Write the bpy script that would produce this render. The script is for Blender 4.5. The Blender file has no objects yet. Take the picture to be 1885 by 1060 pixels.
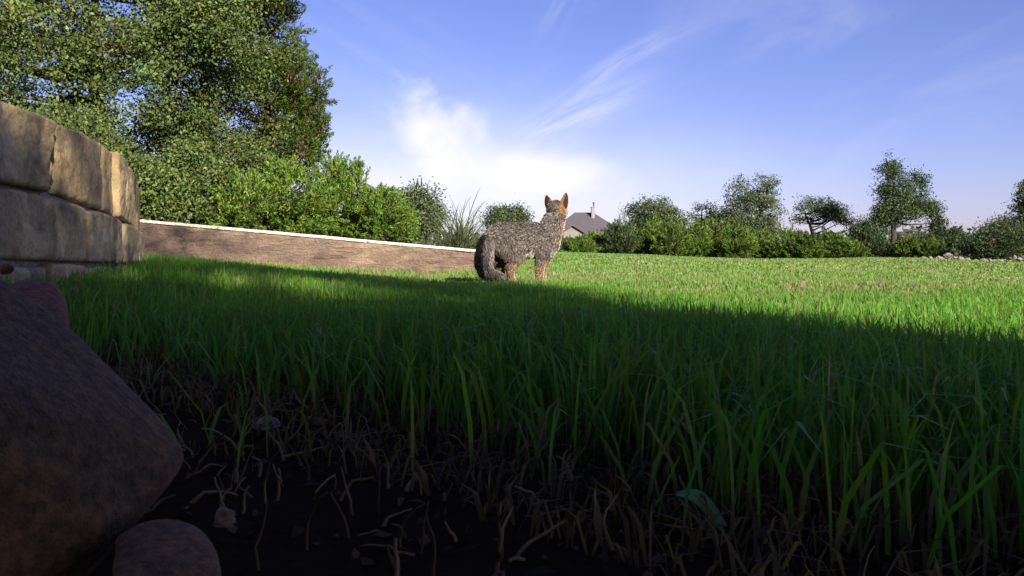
import bpy, bmesh, math, zlib
import numpy as np
from mathutils import Vector
from mathutils.bvhtree import BVHTree

# ------------------------------------------------------------------ camera, sky, sun, exposure
SC = bpy.context.scene
COL = SC.collection
F, U0, VH, CZ = 1632.0, 942.5, 470.0, 0.19      # focal length in photo pixels, centre column, horizon row, camera height
cam = bpy.data.cameras.new('camera'); camo = bpy.data.objects.new('camera', cam); COL.objects.link(camo)
camo.location = (0, 0, CZ); camo.rotation_euler = (math.pi / 2, 0, 0)
cam.sensor_width = 36; cam.lens = 36 * F / 1885; cam.shift_y = -(530 - VH) / 1885
cam.clip_start = 0.02; cam.clip_end = 3000
cam.dof.use_dof = True; cam.dof.focus_distance = 5.0; cam.dof.aperture_fstop = 40
SC.camera = camo
SC.render.engine = 'CYCLES'
SC.cycles.use_denoising = True
SC.cycles.max_bounces = 6; SC.cycles.diffuse_bounces = 3; SC.cycles.transmission_bounces = 3; SC.cycles.transparent_max_bounces = 4
SC.cycles.caustics_reflective = False; SC.cycles.caustics_refractive = False
SC.view_settings.view_transform = 'Standard'; SC.view_settings.look = 'None'
SC.view_settings.gamma = 1; SC.view_settings.use_curve_mapping = False
SC.view_settings.exposure = 1.2
SUN_EL, SUN_AZ = math.radians(26), math.radians(152)   # azimuth clockwise from +Y (the view direction): behind right
sun_dir = Vector((math.sin(SUN_AZ) * math.cos(SUN_EL), math.cos(SUN_AZ) * math.cos(SUN_EL), math.sin(SUN_EL)))
sl = bpy.data.lights.new('sun', 'SUN'); sl.energy = 5.0; sl.angle = math.radians(0.55); sl.color = (1.0, 0.90, 0.74)
so = bpy.data.objects.new('sun', sl); COL.objects.link(so); so.rotation_euler = (-sun_dir).to_track_quat('-Z', 'Y').to_euler()
so.location = (6, -12, 8)

W = bpy.data.worlds.new('World'); SC.world = W; W.use_nodes = True
def build_world():
    nt = W.node_tree; N = nt.nodes; L = nt.links; N.clear()
    def val(x, sock):
        if isinstance(x, (int, float)): sock.default_value = x
        else: L.new(x, sock)
    def m(op, a, b=0.0, c=None, clamp=False):
        n = N.new('ShaderNodeMath'); n.operation = op; n.use_clamp = clamp
        val(a, n.inputs[0]); val(b, n.inputs[1])
        if c is not None: val(c, n.inputs[2])
        return n.outputs[0]
    def sstep(x, a, b, lo=0.0, hi=1.0):
        n = N.new('ShaderNodeMapRange'); n.interpolation_type = 'SMOOTHSTEP'
        val(x, n.inputs[0]); n.inputs[1].default_value = a; n.inputs[2].default_value = b
        n.inputs[3].default_value = lo; n.inputs[4].default_value = hi
        return n.outputs[0]
    tc = N.new('ShaderNodeTexCoord'); sep = N.new('ShaderNodeSeparateXYZ'); L.new(tc.outputs['Generated'], sep.inputs[0])
    x, y, z = sep.outputs
    az = m('ARCTAN2', x, y); el = m('ARCSINE', z)
    def noise(vx, vy, scale, detail=6, rough=0.55, dist=0.0, zz=0.0):
        cmb = N.new('ShaderNodeCombineXYZ'); val(vx, cmb.inputs[0]); val(vy, cmb.inputs[1]); val(zz, cmb.inputs[2])
        n = N.new('ShaderNodeTexNoise'); L.new(cmb.outputs[0], n.inputs['Vector'])
        n.inputs['Scale'].default_value = scale; n.inputs['Detail'].default_value = detail
        n.inputs['Roughness'].default_value = rough; n.inputs['Distortion'].default_value = dist
        return n.outputs[0]
    def rot(a0, e0, ang):
        ca, sa = math.cos(ang), math.sin(ang)
        da = m('SUBTRACT', az, a0); de = m('SUBTRACT', el, e0)
        p = m('ADD', m('MULTIPLY', da, ca), m('MULTIPLY', de, sa))
        q = m('SUBTRACT', m('MULTIPLY', de, ca), m('MULTIPLY', da, sa))
        return p, q
    def gauss(p, q, sp, sq):
        e = m('ADD', m('POWER', m('ABSOLUTE', m('DIVIDE', p, sp)), 2.0), m('POWER', m('ABSOLUTE', m('DIVIDE', q, sq)), 2.0))
        return m('EXPONENT', m('MULTIPLY', e, -1.0))
    def A(u): return math.atan((u - U0) / F)
    def E(v): return math.atan((VH - v) / F)
    sky = N.new('ShaderNodeTexSky'); sky.sky_type = 'NISHITA'; sky.sun_disc = False
    sky.sun_elevation = SUN_EL; sky.sun_rotation = SUN_AZ; sky.air_density = 1.0; sky.dust_density = 0.6; sky.ozone_density = 2.0
    tint = N.new('ShaderNodeMix'); tint.data_type = 'RGBA'; tint.blend_type = 'MULTIPLY'; tint.inputs[0].default_value = 1
    L.new(sky.outputs[0], tint.inputs[6]); tint.inputs[7].default_value = (*SKY_TINT, 1)
    # cloud masses: heaped patch, low veil, a second low bank, fanned streaks and thin cirrus over the whole sky
    n1 = noise(az, m('MULTIPLY', el, 1.4), 9.0, 8, 0.55, 0.4)
    n2 = noise(az, m('MULTIPLY', el, 1.3), 26.0, 6, 0.6, 0.3, 3.1)
    heap = gauss(*rot(A(800), E(262), -0.5), 0.075, 0.060)
    heap = sstep(m('ADD', heap, m('MULTIPLY', m('SUBTRACT', n1, 0.5), 1.6)), 0.32, 1.05)
    bank = gauss(*rot(A(985), E(322), 0.02), 0.13, 0.032)
    bank = sstep(m('ADD', bank, m('MULTIPLY', m('SUBTRACT', n1, 0.5), 1.1)), 0.25, 1.05)
    veil = gauss(*rot(A(815), E(365), 0.0), 0.24, 0.080)
    veil = m('MULTIPLY', veil, sstep(n1, 0.25, 0.7, 0.50, 0.85))
    lowh = m('MULTIPLY', sstep(el, 0.0, 0.16, 0.42, 0.0), sstep(az, 0.05, 0.45, 1.0, 0.30))
    def streak(u, v, ang, sp, sq, bend, amp, sc):
        p, q = rot(A(u), E(v), ang)
        q = m('ADD', q, m('MULTIPLY', m('MULTIPLY', p, p), bend))
        g = gauss(p, q, sp, sq)
        fib = noise(m('MULTIPLY', p, 0.12), q, sc, 5, 0.6, 0.15, u * 0.01)
        return m('MULTIPLY', m('MULTIPLY', g, sstep(fib, 0.35, 0.70)), amp)
    s1 = streak(1055, 212, 0.42, 0.072, 0.017, 0.4, 0.55, 60)
    s2 = streak(1110, 135, 0.56, 0.085, 0.010, 1.1, 0.34, 80)
    s3 = streak(1030, 22, 1.0, 0.030, 0.014, 0.0, 0.15, 60)
    s4 = streak(700, 110, -0.5, 0.14, 0.05, 0.0, 0.10, 40)
    cir = noise(m('ADD', az, m('MULTIPLY', el, 0.8)), m('SUBTRACT', m('MULTIPLY', el, 2.6), m('MULTIPLY', az, 1.2)), 3.2, 7, 0.6, 0.5, 7.7)
    cir = m('MULTIPLY', sstep(cir, 0.50, 0.85), 0.16)
    tot = heap
    for o in (bank, veil, lowh, s1, s2, s3, s4, cir):
        tot = m('SUBTRACT', 1.0, m('MULTIPLY', m('SUBTRACT', 1.0, tot), m('SUBTRACT', 1.0, o)))
    tot = m('MULTIPLY', tot, 0.97, clamp=True)
    mix = N.new('ShaderNodeMix'); mix.data_type = 'RGBA'; L.new(tot, mix.inputs[0])
    L.new(tint.outputs[2], mix.inputs[6]); mix.inputs[7].default_value = (*CLOUD, 1)
    bg = N.new('ShaderNodeBackground'); bg.inputs[1].default_value = SKY_STR
    L.new(mix.outputs[2], bg.inputs[0])
    out = N.new('ShaderNodeOutputWorld'); L.new(bg.outputs[0], out.inputs[0])
SKY_TINT, SKY_STR = (0.66, 0.60, 0.97), 0.07
CLOUD = (6.5, 6.4, 6.9)
build_world()

# ------------------------------------------------------------------ helpers
R = np.random.default_rng(7)
def X(u, Y): return (u - U0) / F * Y
def Z(v, Y): return CZ - (v - VH) / F * Y
def sst(x, a, b):
    t = np.clip((np.asarray(x, float) - a) / (b - a), 0, 1); return t * t * (3 - 2 * t)
def _h(i, j, k, s):
    n = (i.astype(np.int64) * 374761393 + j.astype(np.int64) * 668265263 + k.astype(np.int64) * 2147483647 + s * 144665) & 0xffffffff
    n = ((n ^ (n >> 13)) * 1274126177) & 0xffffffff
    return ((n ^ (n >> 16)) & 0xffffff) / float(0xffffff)
def vnoise(P, sc, seed=0):
    """value noise, 0..1, for N x 3 points"""
    P = np.asarray(P, float) * sc; I = np.floor(P).astype(np.int64); f = P - I; f = f * f * (3 - 2 * f); r = 0
    for a in (0, 1):
        for b in (0, 1):
            for c in (0, 1):
                w = (f[:, 0] if a else 1 - f[:, 0]) * (f[:, 1] if b else 1 - f[:, 1]) * (f[:, 2] if c else 1 - f[:, 2])
                r = r + w * _h(I[:, 0] + a, I[:, 1] + b, I[:, 2] + c, seed)
    return r
def n2d(x, y, sc, seed=0):
    x = np.asarray(x, float).ravel(); return vnoise(np.stack([x, np.asarray(y, float).ravel(), np.zeros_like(x)], 1), sc, seed)
def fbm(P, sc, oct=4, seed=0):
    r = 0; a = 1; t = 0
    for o in range(oct): r = r + a * vnoise(P, sc * 2 ** o, seed + o); t += a; a *= .5
    return r / t
def mesh_np(name, V, Fc, mat=None, col=None, smooth=False):
    V = np.asarray(V, np.float32); Fc = np.asarray(Fc, np.int32); nf, k = Fc.shape
    me = bpy.data.meshes.new(name)
    me.vertices.add(len(V)); me.vertices.foreach_set('co', V.ravel())
    me.loops.add(nf * k); me.loops.foreach_set('vertex_index', Fc.ravel())
    me.polygons.add(nf); me.polygons.foreach_set('loop_start', np.arange(nf, dtype=np.int32) * k)
    if smooth: me.polygons.foreach_set('use_smooth', np.ones(nf, bool))
    me.update(calc_edges=True)
    if col is not None:
        a = me.color_attributes.new('col', 'FLOAT_COLOR', 'POINT')
        c = np.ones((len(V), 4), np.float32); c[:, :3] = col; a.data.foreach_set('color', c.ravel())
    if mat: me.materials.append(mat)
    return me
def obj(name, me, parent=None):
    o = bpy.data.objects.new(name, me); COL.objects.link(o)
    if parent: o.parent = parent
    return o
def tag(o, label=None, cat=None, group=None, kind=None):
    for k, v in (('label', label), ('category', cat), ('group', group), ('kind', kind)):
        if v: o[k] = v
    return o
def thing(name, label, cat, loc=(0, 0, 0), group=None):
    o = bpy.data.objects.new(name, None); COL.objects.link(o); o.location = loc; o.empty_display_size = .1
    return tag(o, label, cat, group)
def shift(V, loc): return np.asarray(V, float) - np.asarray(loc, float)
def bm_mesh(name, bm, mat=None, smooth=False):
    me = bpy.data.meshes.new(name); bm.to_mesh(me); bm.free()
    if smooth:
        for p in me.polygons: p.use_smooth = True
    if mat: me.materials.append(mat)
    return me
def verts_of(me):
    a = np.empty(len(me.vertices) * 3, np.float32); me.vertices.foreach_get('co', a); return a.reshape(-1, 3).astype(float)
def set_verts(me, V): me.vertices.foreach_set('co', np.asarray(V, np.float32).ravel()); me.update()
def box_bm(bm, x0, x1, y0, y1, z0, z1):
    vs = [bm.verts.new((x, y, z)) for z in (z0, z1) for y in (y0, y1) for x in (x0, x1)]
    for f in ((0, 2, 3, 1), (4, 5, 7, 6), (0, 1, 5, 4), (2, 6, 7, 3), (0, 4, 6, 2), (1, 3, 7, 5)): bm.faces.new([vs[i] for i in f])
def evaluated(me, mods):
    """apply a list of modifiers to a mesh and hand back the result"""
    o = bpy.data.objects.new('tmp', me); COL.objects.link(o)
    for ty, kw in mods:
        md = o.modifiers.new(ty, ty)
        for k, v in kw.items(): setattr(md, k, v)
    dg = bpy.context.evaluated_depsgraph_get(); r = bpy.data.meshes.new_from_object(o.evaluated_get(dg))
    bpy.data.objects.remove(o); return r

# ------------------------------------------------------------------ materials
def material(name):
    m = bpy.data.materials.new(name); m.use_nodes = True; nt = m.node_tree
    b = nt.nodes['Principled BSDF']; return m, nt, b
def ramp(nt, fac, stops):
    r = nt.nodes.new('ShaderNodeValToRGB'); nt.links.new(fac, r.inputs[0]); e = r.color_ramp.elements
    while len(e) < len(stops): e.new(.5)
    for i, (p, c) in enumerate(stops): e[i].position = p; e[i].color = (*c, 1)
    return r.outputs[0]
def tex_noise(nt, scale, detail=6, rough=.6, dist=0, vec=None, stretch=None):
    n = nt.nodes.new('ShaderNodeTexNoise'); n.inputs['Scale'].default_value = scale; n.inputs['Detail'].default_value = detail
    n.inputs['Roughness'].default_value = rough; n.inputs['Distortion'].default_value = dist
    tc = nt.nodes.new('ShaderNodeTexCoord'); src = tc.outputs['Object']
    if stretch:
        mp = nt.nodes.new('ShaderNodeMapping'); mp.inputs['Scale'].default_value = stretch; nt.links.new(src, mp.inputs[0]); src = mp.outputs[0]
    nt.links.new(src, n.inputs['Vector']); return n.outputs[0]
def mixc(nt, fac, a, b, mode='MIX'):
    n = nt.nodes.new('ShaderNodeMix'); n.data_type = 'RGBA'; n.blend_type = mode
    for s, v in ((0, fac), (6, a), (7, b)):
        if isinstance(v, (int, float)): n.inputs[s].default_value = v
        elif isinstance(v, tuple): n.inputs[s].default_value = (*v, 1)
        else: nt.links.new(v, n.inputs[s])
    return n.outputs[2]
def bump(nt, b, h, strength=.5, dist=.01):
    n = nt.nodes.new('ShaderNodeBump'); n.inputs['Strength'].default_value = strength; n.inputs['Distance'].default_value = dist
    nt.links.new(h, n.inputs['Height']); nt.links.new(n.outputs[0], b.inputs['Normal'])
def leaf_mat(name, trans=.35, rough=.5, tmul=(1.25, 1.2, .6)):
    m, nt, b = material(name); N = nt.nodes; L = nt.links
    at = N.new('ShaderNodeAttribute'); at.attribute_name = 'col'
    L.new(at.outputs['Color'], b.inputs['Base Color']); b.inputs['Roughness'].default_value = rough
    b.inputs['Specular IOR Level'].default_value = .18
    tr = N.new('ShaderNodeBsdfTranslucent'); L.new(mixc(nt, 1.0, at.outputs['Color'], tmul, 'MULTIPLY'), tr.inputs[0])
    ms = N.new('ShaderNodeMixShader'); ms.inputs[0].default_value = trans
    L.new(b.outputs[0], ms.inputs[1]); L.new(tr.outputs[0], ms.inputs[2]); L.new(ms.outputs[0], N['Material Output'].inputs[0])
    return m
def attr_mat(name, rough=.9, spec=.2):
    m, nt, b = material(name); at = nt.nodes.new('ShaderNodeAttribute'); at.attribute_name = 'col'
    nt.links.new(at.outputs['Color'], b.inputs['Base Color']); b.inputs['Roughness'].default_value = rough
    b.inputs['Specular IOR Level'].default_value = spec; return m
M_LEAF = leaf_mat('leaf', .16, .5)
M_NEEDLE = leaf_mat('needle', .2, .6)
M_GRASS = leaf_mat('grass_blade', .45, .5, (1.15, 1.15, .7))
M_STRAW = leaf_mat('straw', .2, .8, (1, 1, 1))
M_FUR = attr_mat('fur', .9, .06)
def bark():
    m, nt, b = material('bark'); n = tex_noise(nt, 14, 8, .65, .3, stretch=(1, 1, .25))
    nt.links.new(ramp(nt, n, [(.3, (.018, .014, .012)), (.7, (.065, .053, .045))]), b.inputs['Base Color']); b.inputs['Roughness'].default_value = .95
    bump(nt, b, n, .8, .02); return m
M_BARK = bark()
def ground_mat():
    m, nt, b = material('soil_and_turf'); N = nt.nodes; L = nt.links
    at = N.new('ShaderNodeAttribute'); at.attribute_name = 'col'
    n = tex_noise(nt, 60, 8, .7); n2 = tex_noise(nt, 2.2, 5, .6)
    c = mixc(nt, 1.0, at.outputs['Color'], ramp(nt, n, [(.25, (.45, .45, .45)), (.75, (1.5, 1.5, 1.5))]), 'MULTIPLY')
    c = mixc(nt, 1.0, c, ramp(nt, n2, [(.3, (.8, .85, .8)), (.7, (1.2, 1.15, 1.1))]), 'MULTIPLY')
    L.new(c, b.inputs['Base Color']); b.inputs['Roughness'].default_value = 1; b.inputs['Specular IOR Level'].default_value = .05
    bump(nt, b, n, 1.0, .012); return m
M_GROUND = ground_mat()
def rock_mat(name, stops, sc=7, speck=90, bs=.6, bd=.006, rough=.85):
    m, nt, b = material(name); n = tex_noise(nt, sc, 8, .62, .4); s = tex_noise(nt, speck, 4, .7)
    c = ramp(nt, n, stops)
    c = mixc(nt, 1.0, c, ramp(nt, s, [(.32, (.45, .45, .47)), (.50, (1, 1, 1)), (.68, (1.8, 1.75, 1.7))]), 'MULTIPLY')
    nt.links.new(c, b.inputs['Base Color']); b.inputs['Roughness'].default_value = rough
    a = nt.nodes.new('ShaderNodeMath'); a.operation = 'ADD'; nt.links.new(n, a.inputs[0]); nt.links.new(s, a.inputs[1])
    bump(nt, b, a.outputs[0], bs, bd); return m
M_BOULDER = rock_mat('purple_brown_boulder', [(.25, (.066, .036, .015)), (.5, (.125, .070, .029)), (.62, (.170, .082, .028)), (.8, (.190, .125, .058))], 9, 110, 1.0, .010)
M_BROWNROCK = rock_mat('brown_rock', [(.25, (.095, .042, .020)), (.55, (.18, .082, .038)), (.8, (.25, .13, .065))], 14, 200, .6, .003)
M_PALE = rock_mat('pale_stone', [(.25, (.20, .175, .14)), (.6, (.32, .285, .23)), (.8, (.42, .38, .32))], 12, 120, .5, .004)
M_RUBBLE = rock_mat('rubble_limestone', [(.25, (.12, .10, .085)), (.55, (.22, .18, .16)), (.8, (.32, .28, .25))], 3, 30, .6, .02)
def block_mat():
    m, nt, b = material('weathered_stone_block'); L = nt.links
    n = tex_noise(nt, 5, 8, .62, .5); st = tex_noise(nt, 7, 7, .62, .8, stretch=(1, 1, .6)); f = tex_noise(nt, 70, 6, .7)
    c = ramp(nt, n, [(.30, (.17, .135, .085)), (.46, (.34, .265, .155)), (.56, (.46, .355, .205)), (.70, (.60, .48, .30))])
    oi = nt.nodes.new('ShaderNodeObjectInfo')
    c = mixc(nt, 1.0, c, ramp(nt, oi.outputs['Random'], [(0, (.72, .74, .78)), (.5, (1, .97, .9)), (1, (1.2, 1.1, .92))]), 'MULTIPLY')
    c = mixc(nt, 1.0, c, ramp(nt, st, [(.30, (.38, .40, .40)), (.52, (1, 1, 1)), (.75, (1.15, 1.08, 1.0))]), 'MULTIPLY')
    c = mixc(nt, 1.0, c, ramp(nt, f, [(.3, (.7, .7, .7)), (.7, (1.25, 1.25, 1.25))]), 'MULTIPLY')
    L.new(c, b.inputs['Base Color']); b.inputs['Roughness'].default_value = .92
    a = nt.nodes.new('ShaderNodeMath'); a.operation = 'ADD'; L.new(st, a.inputs[0]); L.new(f, a.inputs[1])
    bump(nt, b, a.outputs[0], .7, .012); return m
M_BLOCK = block_mat()
M_MORTAR = rock_mat('grey_mortar', [(.3, (.20, .19, .17)), (.7, (.32, .30, .27))], 20, 120, .8, .006)
def stucco():
    m, nt, b = material('rough_pink_tan_render'); L = nt.links
    n = tex_noise(nt, 3.2, 6, .6, .4); lay = tex_noise(nt, 11, 8, .68, 1.2, stretch=(.35, .35, 1.6)); f = tex_noise(nt, 45, 7, .72, .5)
    c = ramp(nt, n, [(.34, (.165, .115, .090)), (.52, (.255, .180, .130)), (.70, (.34, .25, .175))])
    c = mixc(nt, 1.0, c, ramp(nt, lay, [(.33, (.42, .38, .36)), (.42, (.86, .84, .82)), (.56, (1, 1, 1)), (.66, (1.3, 1.28, 1.24))]), 'MULTIPLY')
    c = mixc(nt, 1.0, c, ramp(nt, f, [(.30, (.55, .50, .46)), (.45, (1, 1, 1)), (.62, (1.05, 1.05, 1.05)), (.72, (1.5, 1.45, 1.4))]), 'MULTIPLY')
    L.new(c, b.inputs['Base Color']); b.inputs['Roughness'].default_value = .95
    a = nt.nodes.new('ShaderNodeMath'); a.operation = 'ADD'; L.new(lay, a.inputs[0]); L.new(f, a.inputs[1])
    bump(nt, b, a.outputs[0], 1.0, .035); return m
M_STUCCO = stucco()
M_CAP = rock_mat('pale_cap_limestone', [(.3, (.50, .45, .37)), (.7, (.66, .61, .52))], 6, 60, .4, .006)
def flat(name, c, rough=.8, sc=8, var=.2):
    m, nt, b = material(name); n = tex_noise(nt, sc, 6, .6)
    nt.links.new(ramp(nt, n, [(.3, tuple(x * (1 - var) for x in c)), (.7, tuple(x * (1 + var) for x in c))]), b.inputs['Base Color'])
    b.inputs['Roughness'].default_value = rough; return m
M_HWALL = flat('house_render', (.19, .175, .15), .9, 2)
M_ROOF = flat('grey_roof_shingle', (.075, .068, .078), .85, 3)
M_FASCIA = flat('dark_fascia', (.07, .06, .06), .7)
M_CHIM = flat('chimney_brick', (.24, .21, .21), .9)
M_GLASS = flat('window_glass', (.03, .035, .04), .08, 1, .1)
M_DARK = flat('dark_wet', (.012, .010, .009), .15)
M_GREENLEAF = flat('broad_green_leaf', (.06, .20, .03), .35, 30, .3)

# ------------------------------------------------------------------ terrain
WALL_U = np.array([180, 248, 400, 560, 700, 800, 880, 905.])          # low wall: photo columns, its top row and its distance
WALL_V = np.array([397, 403, 416.5, 430.5, 443.5, 452.5, 459.5, 461.5])
WALL_Y = np.array([7.25, 7.30, 7.42, 7.52, 7.58, 7.60, 7.60, 7.60])
WX = X(WALL_U, WALL_Y); WZ = Z(WALL_V, WALL_Y)
def near_z(x, y):
    k = sst(y, 3, 7); x0 = .55 + .20 * k; sl_ = .125 + (.067 - .125) * k
    d = -x - x0; rise = sl_ * np.log1p(np.exp(np.clip(d / .12, -40, 40))) * .12
    rise = np.minimum(rise, .36) * sst(y, .9, 2.3)
    r = -0.018 * np.clip(x, 0, 20) * sst(y, 2, 8)
    dip = -.02 * (1 - sst(y, .5, 1.3))
    return rise + r + dip
def gz(x, y):
    x = np.asarray(x, float); y = np.asarray(y, float)
    n = near_z(x, y)
    far = np.clip(.30 - .027 * x, -.5, .62) + .10 * np.exp(-((x - 11.5) / 2.2) ** 2) - .05 * np.exp(-((x - 6.5) / 2.5) ** 2)
    z = n + (far - n) * sst(y, 8.5, 27)
    wy = np.interp(x, WX, WALL_Y); top = np.interp(x, WX, WZ) - .05
    inside = sst(y, wy + .06, wy + .16) * (1 - sst(x, -.22, .15)) * (1 - sst(y, 16, 24))
    z = z + (np.maximum(top, z) - z) * inside
    mound = .06 * np.exp(-((x + .28) / .22) ** 2 - ((y - 7.2) / .45) ** 2)                # grassy hump where the wall dies out
    bank = .35 * sst(x, 13.4, 16.5) * sst(y, 24, 28)
    z = z + mound + bank - .012 * np.clip(y - 40, 0, 200) * 1.0
    bumps = (n2d(x.ravel(), y.ravel(), 1.3, 5).reshape(x.shape) - .5) * .03 + (n2d(x.ravel(), y.ravel(), 9, 6).reshape(x.shape) - .5) * .012
    return z + bumps * sst(np.abs(y - .2), .1, .8)
def g1(x, y): return float(gz(np.array([x]), np.array([y]))[0])
def edge_y(x):   # where the turf begins, beyond the bare bed in front of the boulders
    return np.interp(x, [-2, -.9, -.45, -.1, .15, .4, .8, 1.5], [1.85, 1.72, 1.48, 1.14, .88, .70, .56, .5])
def ground():
    def axis(near, lim, step, g):
        a = [0.0]; s = step
        while a[-1] < lim:
            if a[-1] > near: s *= g
            a.append(a[-1] + s)
        return np.array(a)
    px = axis(3.2, 1400, .07, 1.09); xs = np.concatenate([-px[:0:-1], px])
    py = axis(9.0, 1500, .055, 1.06); ny = axis(1.0, 300, .1, 1.25)
    ys = np.concatenate([-ny[:0:-1], py])
    XX, YY = np.meshgrid(xs, ys); ZZ = gz(XX, YY)
    nx, ny_ = len(xs), len(ys); V = np.stack([XX, YY, ZZ], -1).reshape(-1, 3)
    i = np.arange((ny_ - 1) * (nx - 1)); r, c = i // (nx - 1), i % (nx - 1); a = r * nx + c
    Fc = np.stack([a, a + 1, a + nx + 1, a + nx], 1)
    x, y = V[:, 0], V[:, 1]
    soil = np.array([.030, .018, .010]); turf = np.array([.060, .095, .022]); scrub = np.array([.06, .065, .03])
    k = sst(y, edge_y(x) - .25, edge_y(x) + .5)[:, None]; dry = (n2d(x, y, .9, 11) * .6 + n2d(x, y, 4, 12) * .4)[:, None]
    tc = turf + (np.array([.15, .125, .055]) - turf) * sst(dry, .5, .75)
    c = soil + (tc - soil) * k
    behind = (sst(y, np.interp(x, WX, WALL_Y), np.interp(x, WX, WALL_Y) + .1) * (x < .0) * 1.0)[:, None]
    c = c + (np.array([.035, .028, .02]) - c) * behind
    c = c + (scrub - c) * sst(y, 30, 36)[:, None]
    o = obj('ground', mesh_np('ground', V, Fc, M_GROUND, c, True)); tag(o, 'lawn ground and bare soil bed', 'ground', kind='structure')
ground()

# ------------------------------------------------------------------ block wall at the left
BU = np.array([-260, -150, 0, 80, 170, 205, 235, 247.]); BY = np.array([1.62, 1.85, 2.2, 2.45, 2.9, 3.2, 3.7, 4.3])
bx = [-1.215, -1.22] + list(X(BU, BY)) + [-2.25, -2.9, -3.7]; by = [.45, 1.1] + list(BY) + [4.75, 5.0, 5.1]
def curve_pts():
    P = np.stack([bx, by], 1); d = np.r_[0, np.cumsum(np.hypot(*np.diff(P, axis=0).T))]
    s = np.linspace(0, d[-1], 500); q = np.stack([np.interp(s, d, P[:, 0]), np.interp(s, d, P[:, 1])], 1)
    for _ in range(120): q[1:-1] = .25 * q[:-2] + .5 * q[1:-1] + .25 * q[2:]
    return s, q
BS, BQ = curve_pts()
def curve_at(s):
    x = np.interp(s, BS, BQ[:, 0]); y = np.interp(s, BS, BQ[:, 1])
    e = .02; tx = np.interp(s + e, BS, BQ[:, 0]) - np.interp(s - e, BS, BQ[:, 0]); ty = np.interp(s + e, BS, BQ[:, 1]) - np.interp(s - e, BS, BQ[:, 1])
    l = np.hypot(tx, ty); return x, y, ty / l, -tx / l            # position and outward (lawn side) normal
def s_of_u(u):
    uu = U0 + BQ[:, 0] / BQ[:, 1] * F
    k = np.argmax(uu) if u > uu.max() else np.where(uu >= u)[0][0]
    return BS[k]
def block(name, parent, s0, s1, zb, zt, depth, proud, seed, mat, rough=.02, crack=None):
    """one rough stone: a rounded box laid along the wall's curve, zb / zt = bottom and top height at both ends"""
    ns, nz, nd = 36, 26, 5
    bm = bmesh.new(); bmesh.ops.create_cube(bm, size=2)
    me = bm_mesh('b', bm)
    me = evaluated(me, [('SUBSURF', dict(levels=6, render_levels=6, subdivision_type='SIMPLE'))])
    P = verts_of(me)                                   # -1..1 box: x along wall, y outward, z up
    a, b, c = P[:, 0].copy(), P[:, 1].copy(), P[:, 2].copy()
    hl, hd, hz = (s1 - s0) / 2, depth / 2, (zt[0] - zb[0]) / 2
    rad = min(.014, .45 * min(hl, hz))
    q = np.stack([a * hl, b * hd, c * hz], 1); lim = np.array([hl, hd, hz]) - rad
    core = np.clip(q, -lim, lim); dv = q - core; ln = np.linalg.norm(dv, axis=1); mx = np.abs(dv).max(1)
    q = core + dv * np.where(ln > 1e-9, mx / np.maximum(ln, 1e-9), 1)[:, None]
    a, b, c = q[:, 0] / hl, q[:, 1], q[:, 2] / hz
    s = (s0 + s1) / 2 + a * hl; t = np.clip((a + 1) / 2, 0, 1)
    z = (zb[0] + (zb[1] - zb[0]) * t) + (c + 1) / 2 * ((zt[0] - zb[0]) + ((zt[1] - zb[1]) - (zt[0] - zb[0])) * t)
    px, py, nx, ny = curve_at(s)
    off = proud - depth / 2 + b
    S = np.stack([s, b, z], 1) + seed * 3.7
    face = sst(b, -hd * .5, hd)
    n = (fbm(S, 3.2, 6, seed) - .5) * 2 * rough * .8 + (fbm(S * [1.2, 1, .9], 24, 4, seed + 9) - .5) * 2 * rough * .45
    if crack is not None:
        for cs, w, dp in crack:
            wob = (vnoise(np.stack([z * 0, z * 0, z], 1), 14, seed + 3) - .5) * .05
            n = n - dp * np.exp(-((s - cs - wob) / w) ** 2) * sst(vnoise(np.stack([s * 0, s * 0, z], 1), 9, seed), .15, .5)
    off = off + n * face
    z = z + (fbm(S, 5, 3, seed + 30) - .5) * .03 * sst(c, .2, 1)
    V = np.stack([px + nx * off, py + ny * off, z], 1)
    set_verts(me, shift(V, parent.location)); me.materials.clear(); me.materials.append(mat)
    for p in me.polygons: p.use_smooth = True
    return obj(name, me, parent)
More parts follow.
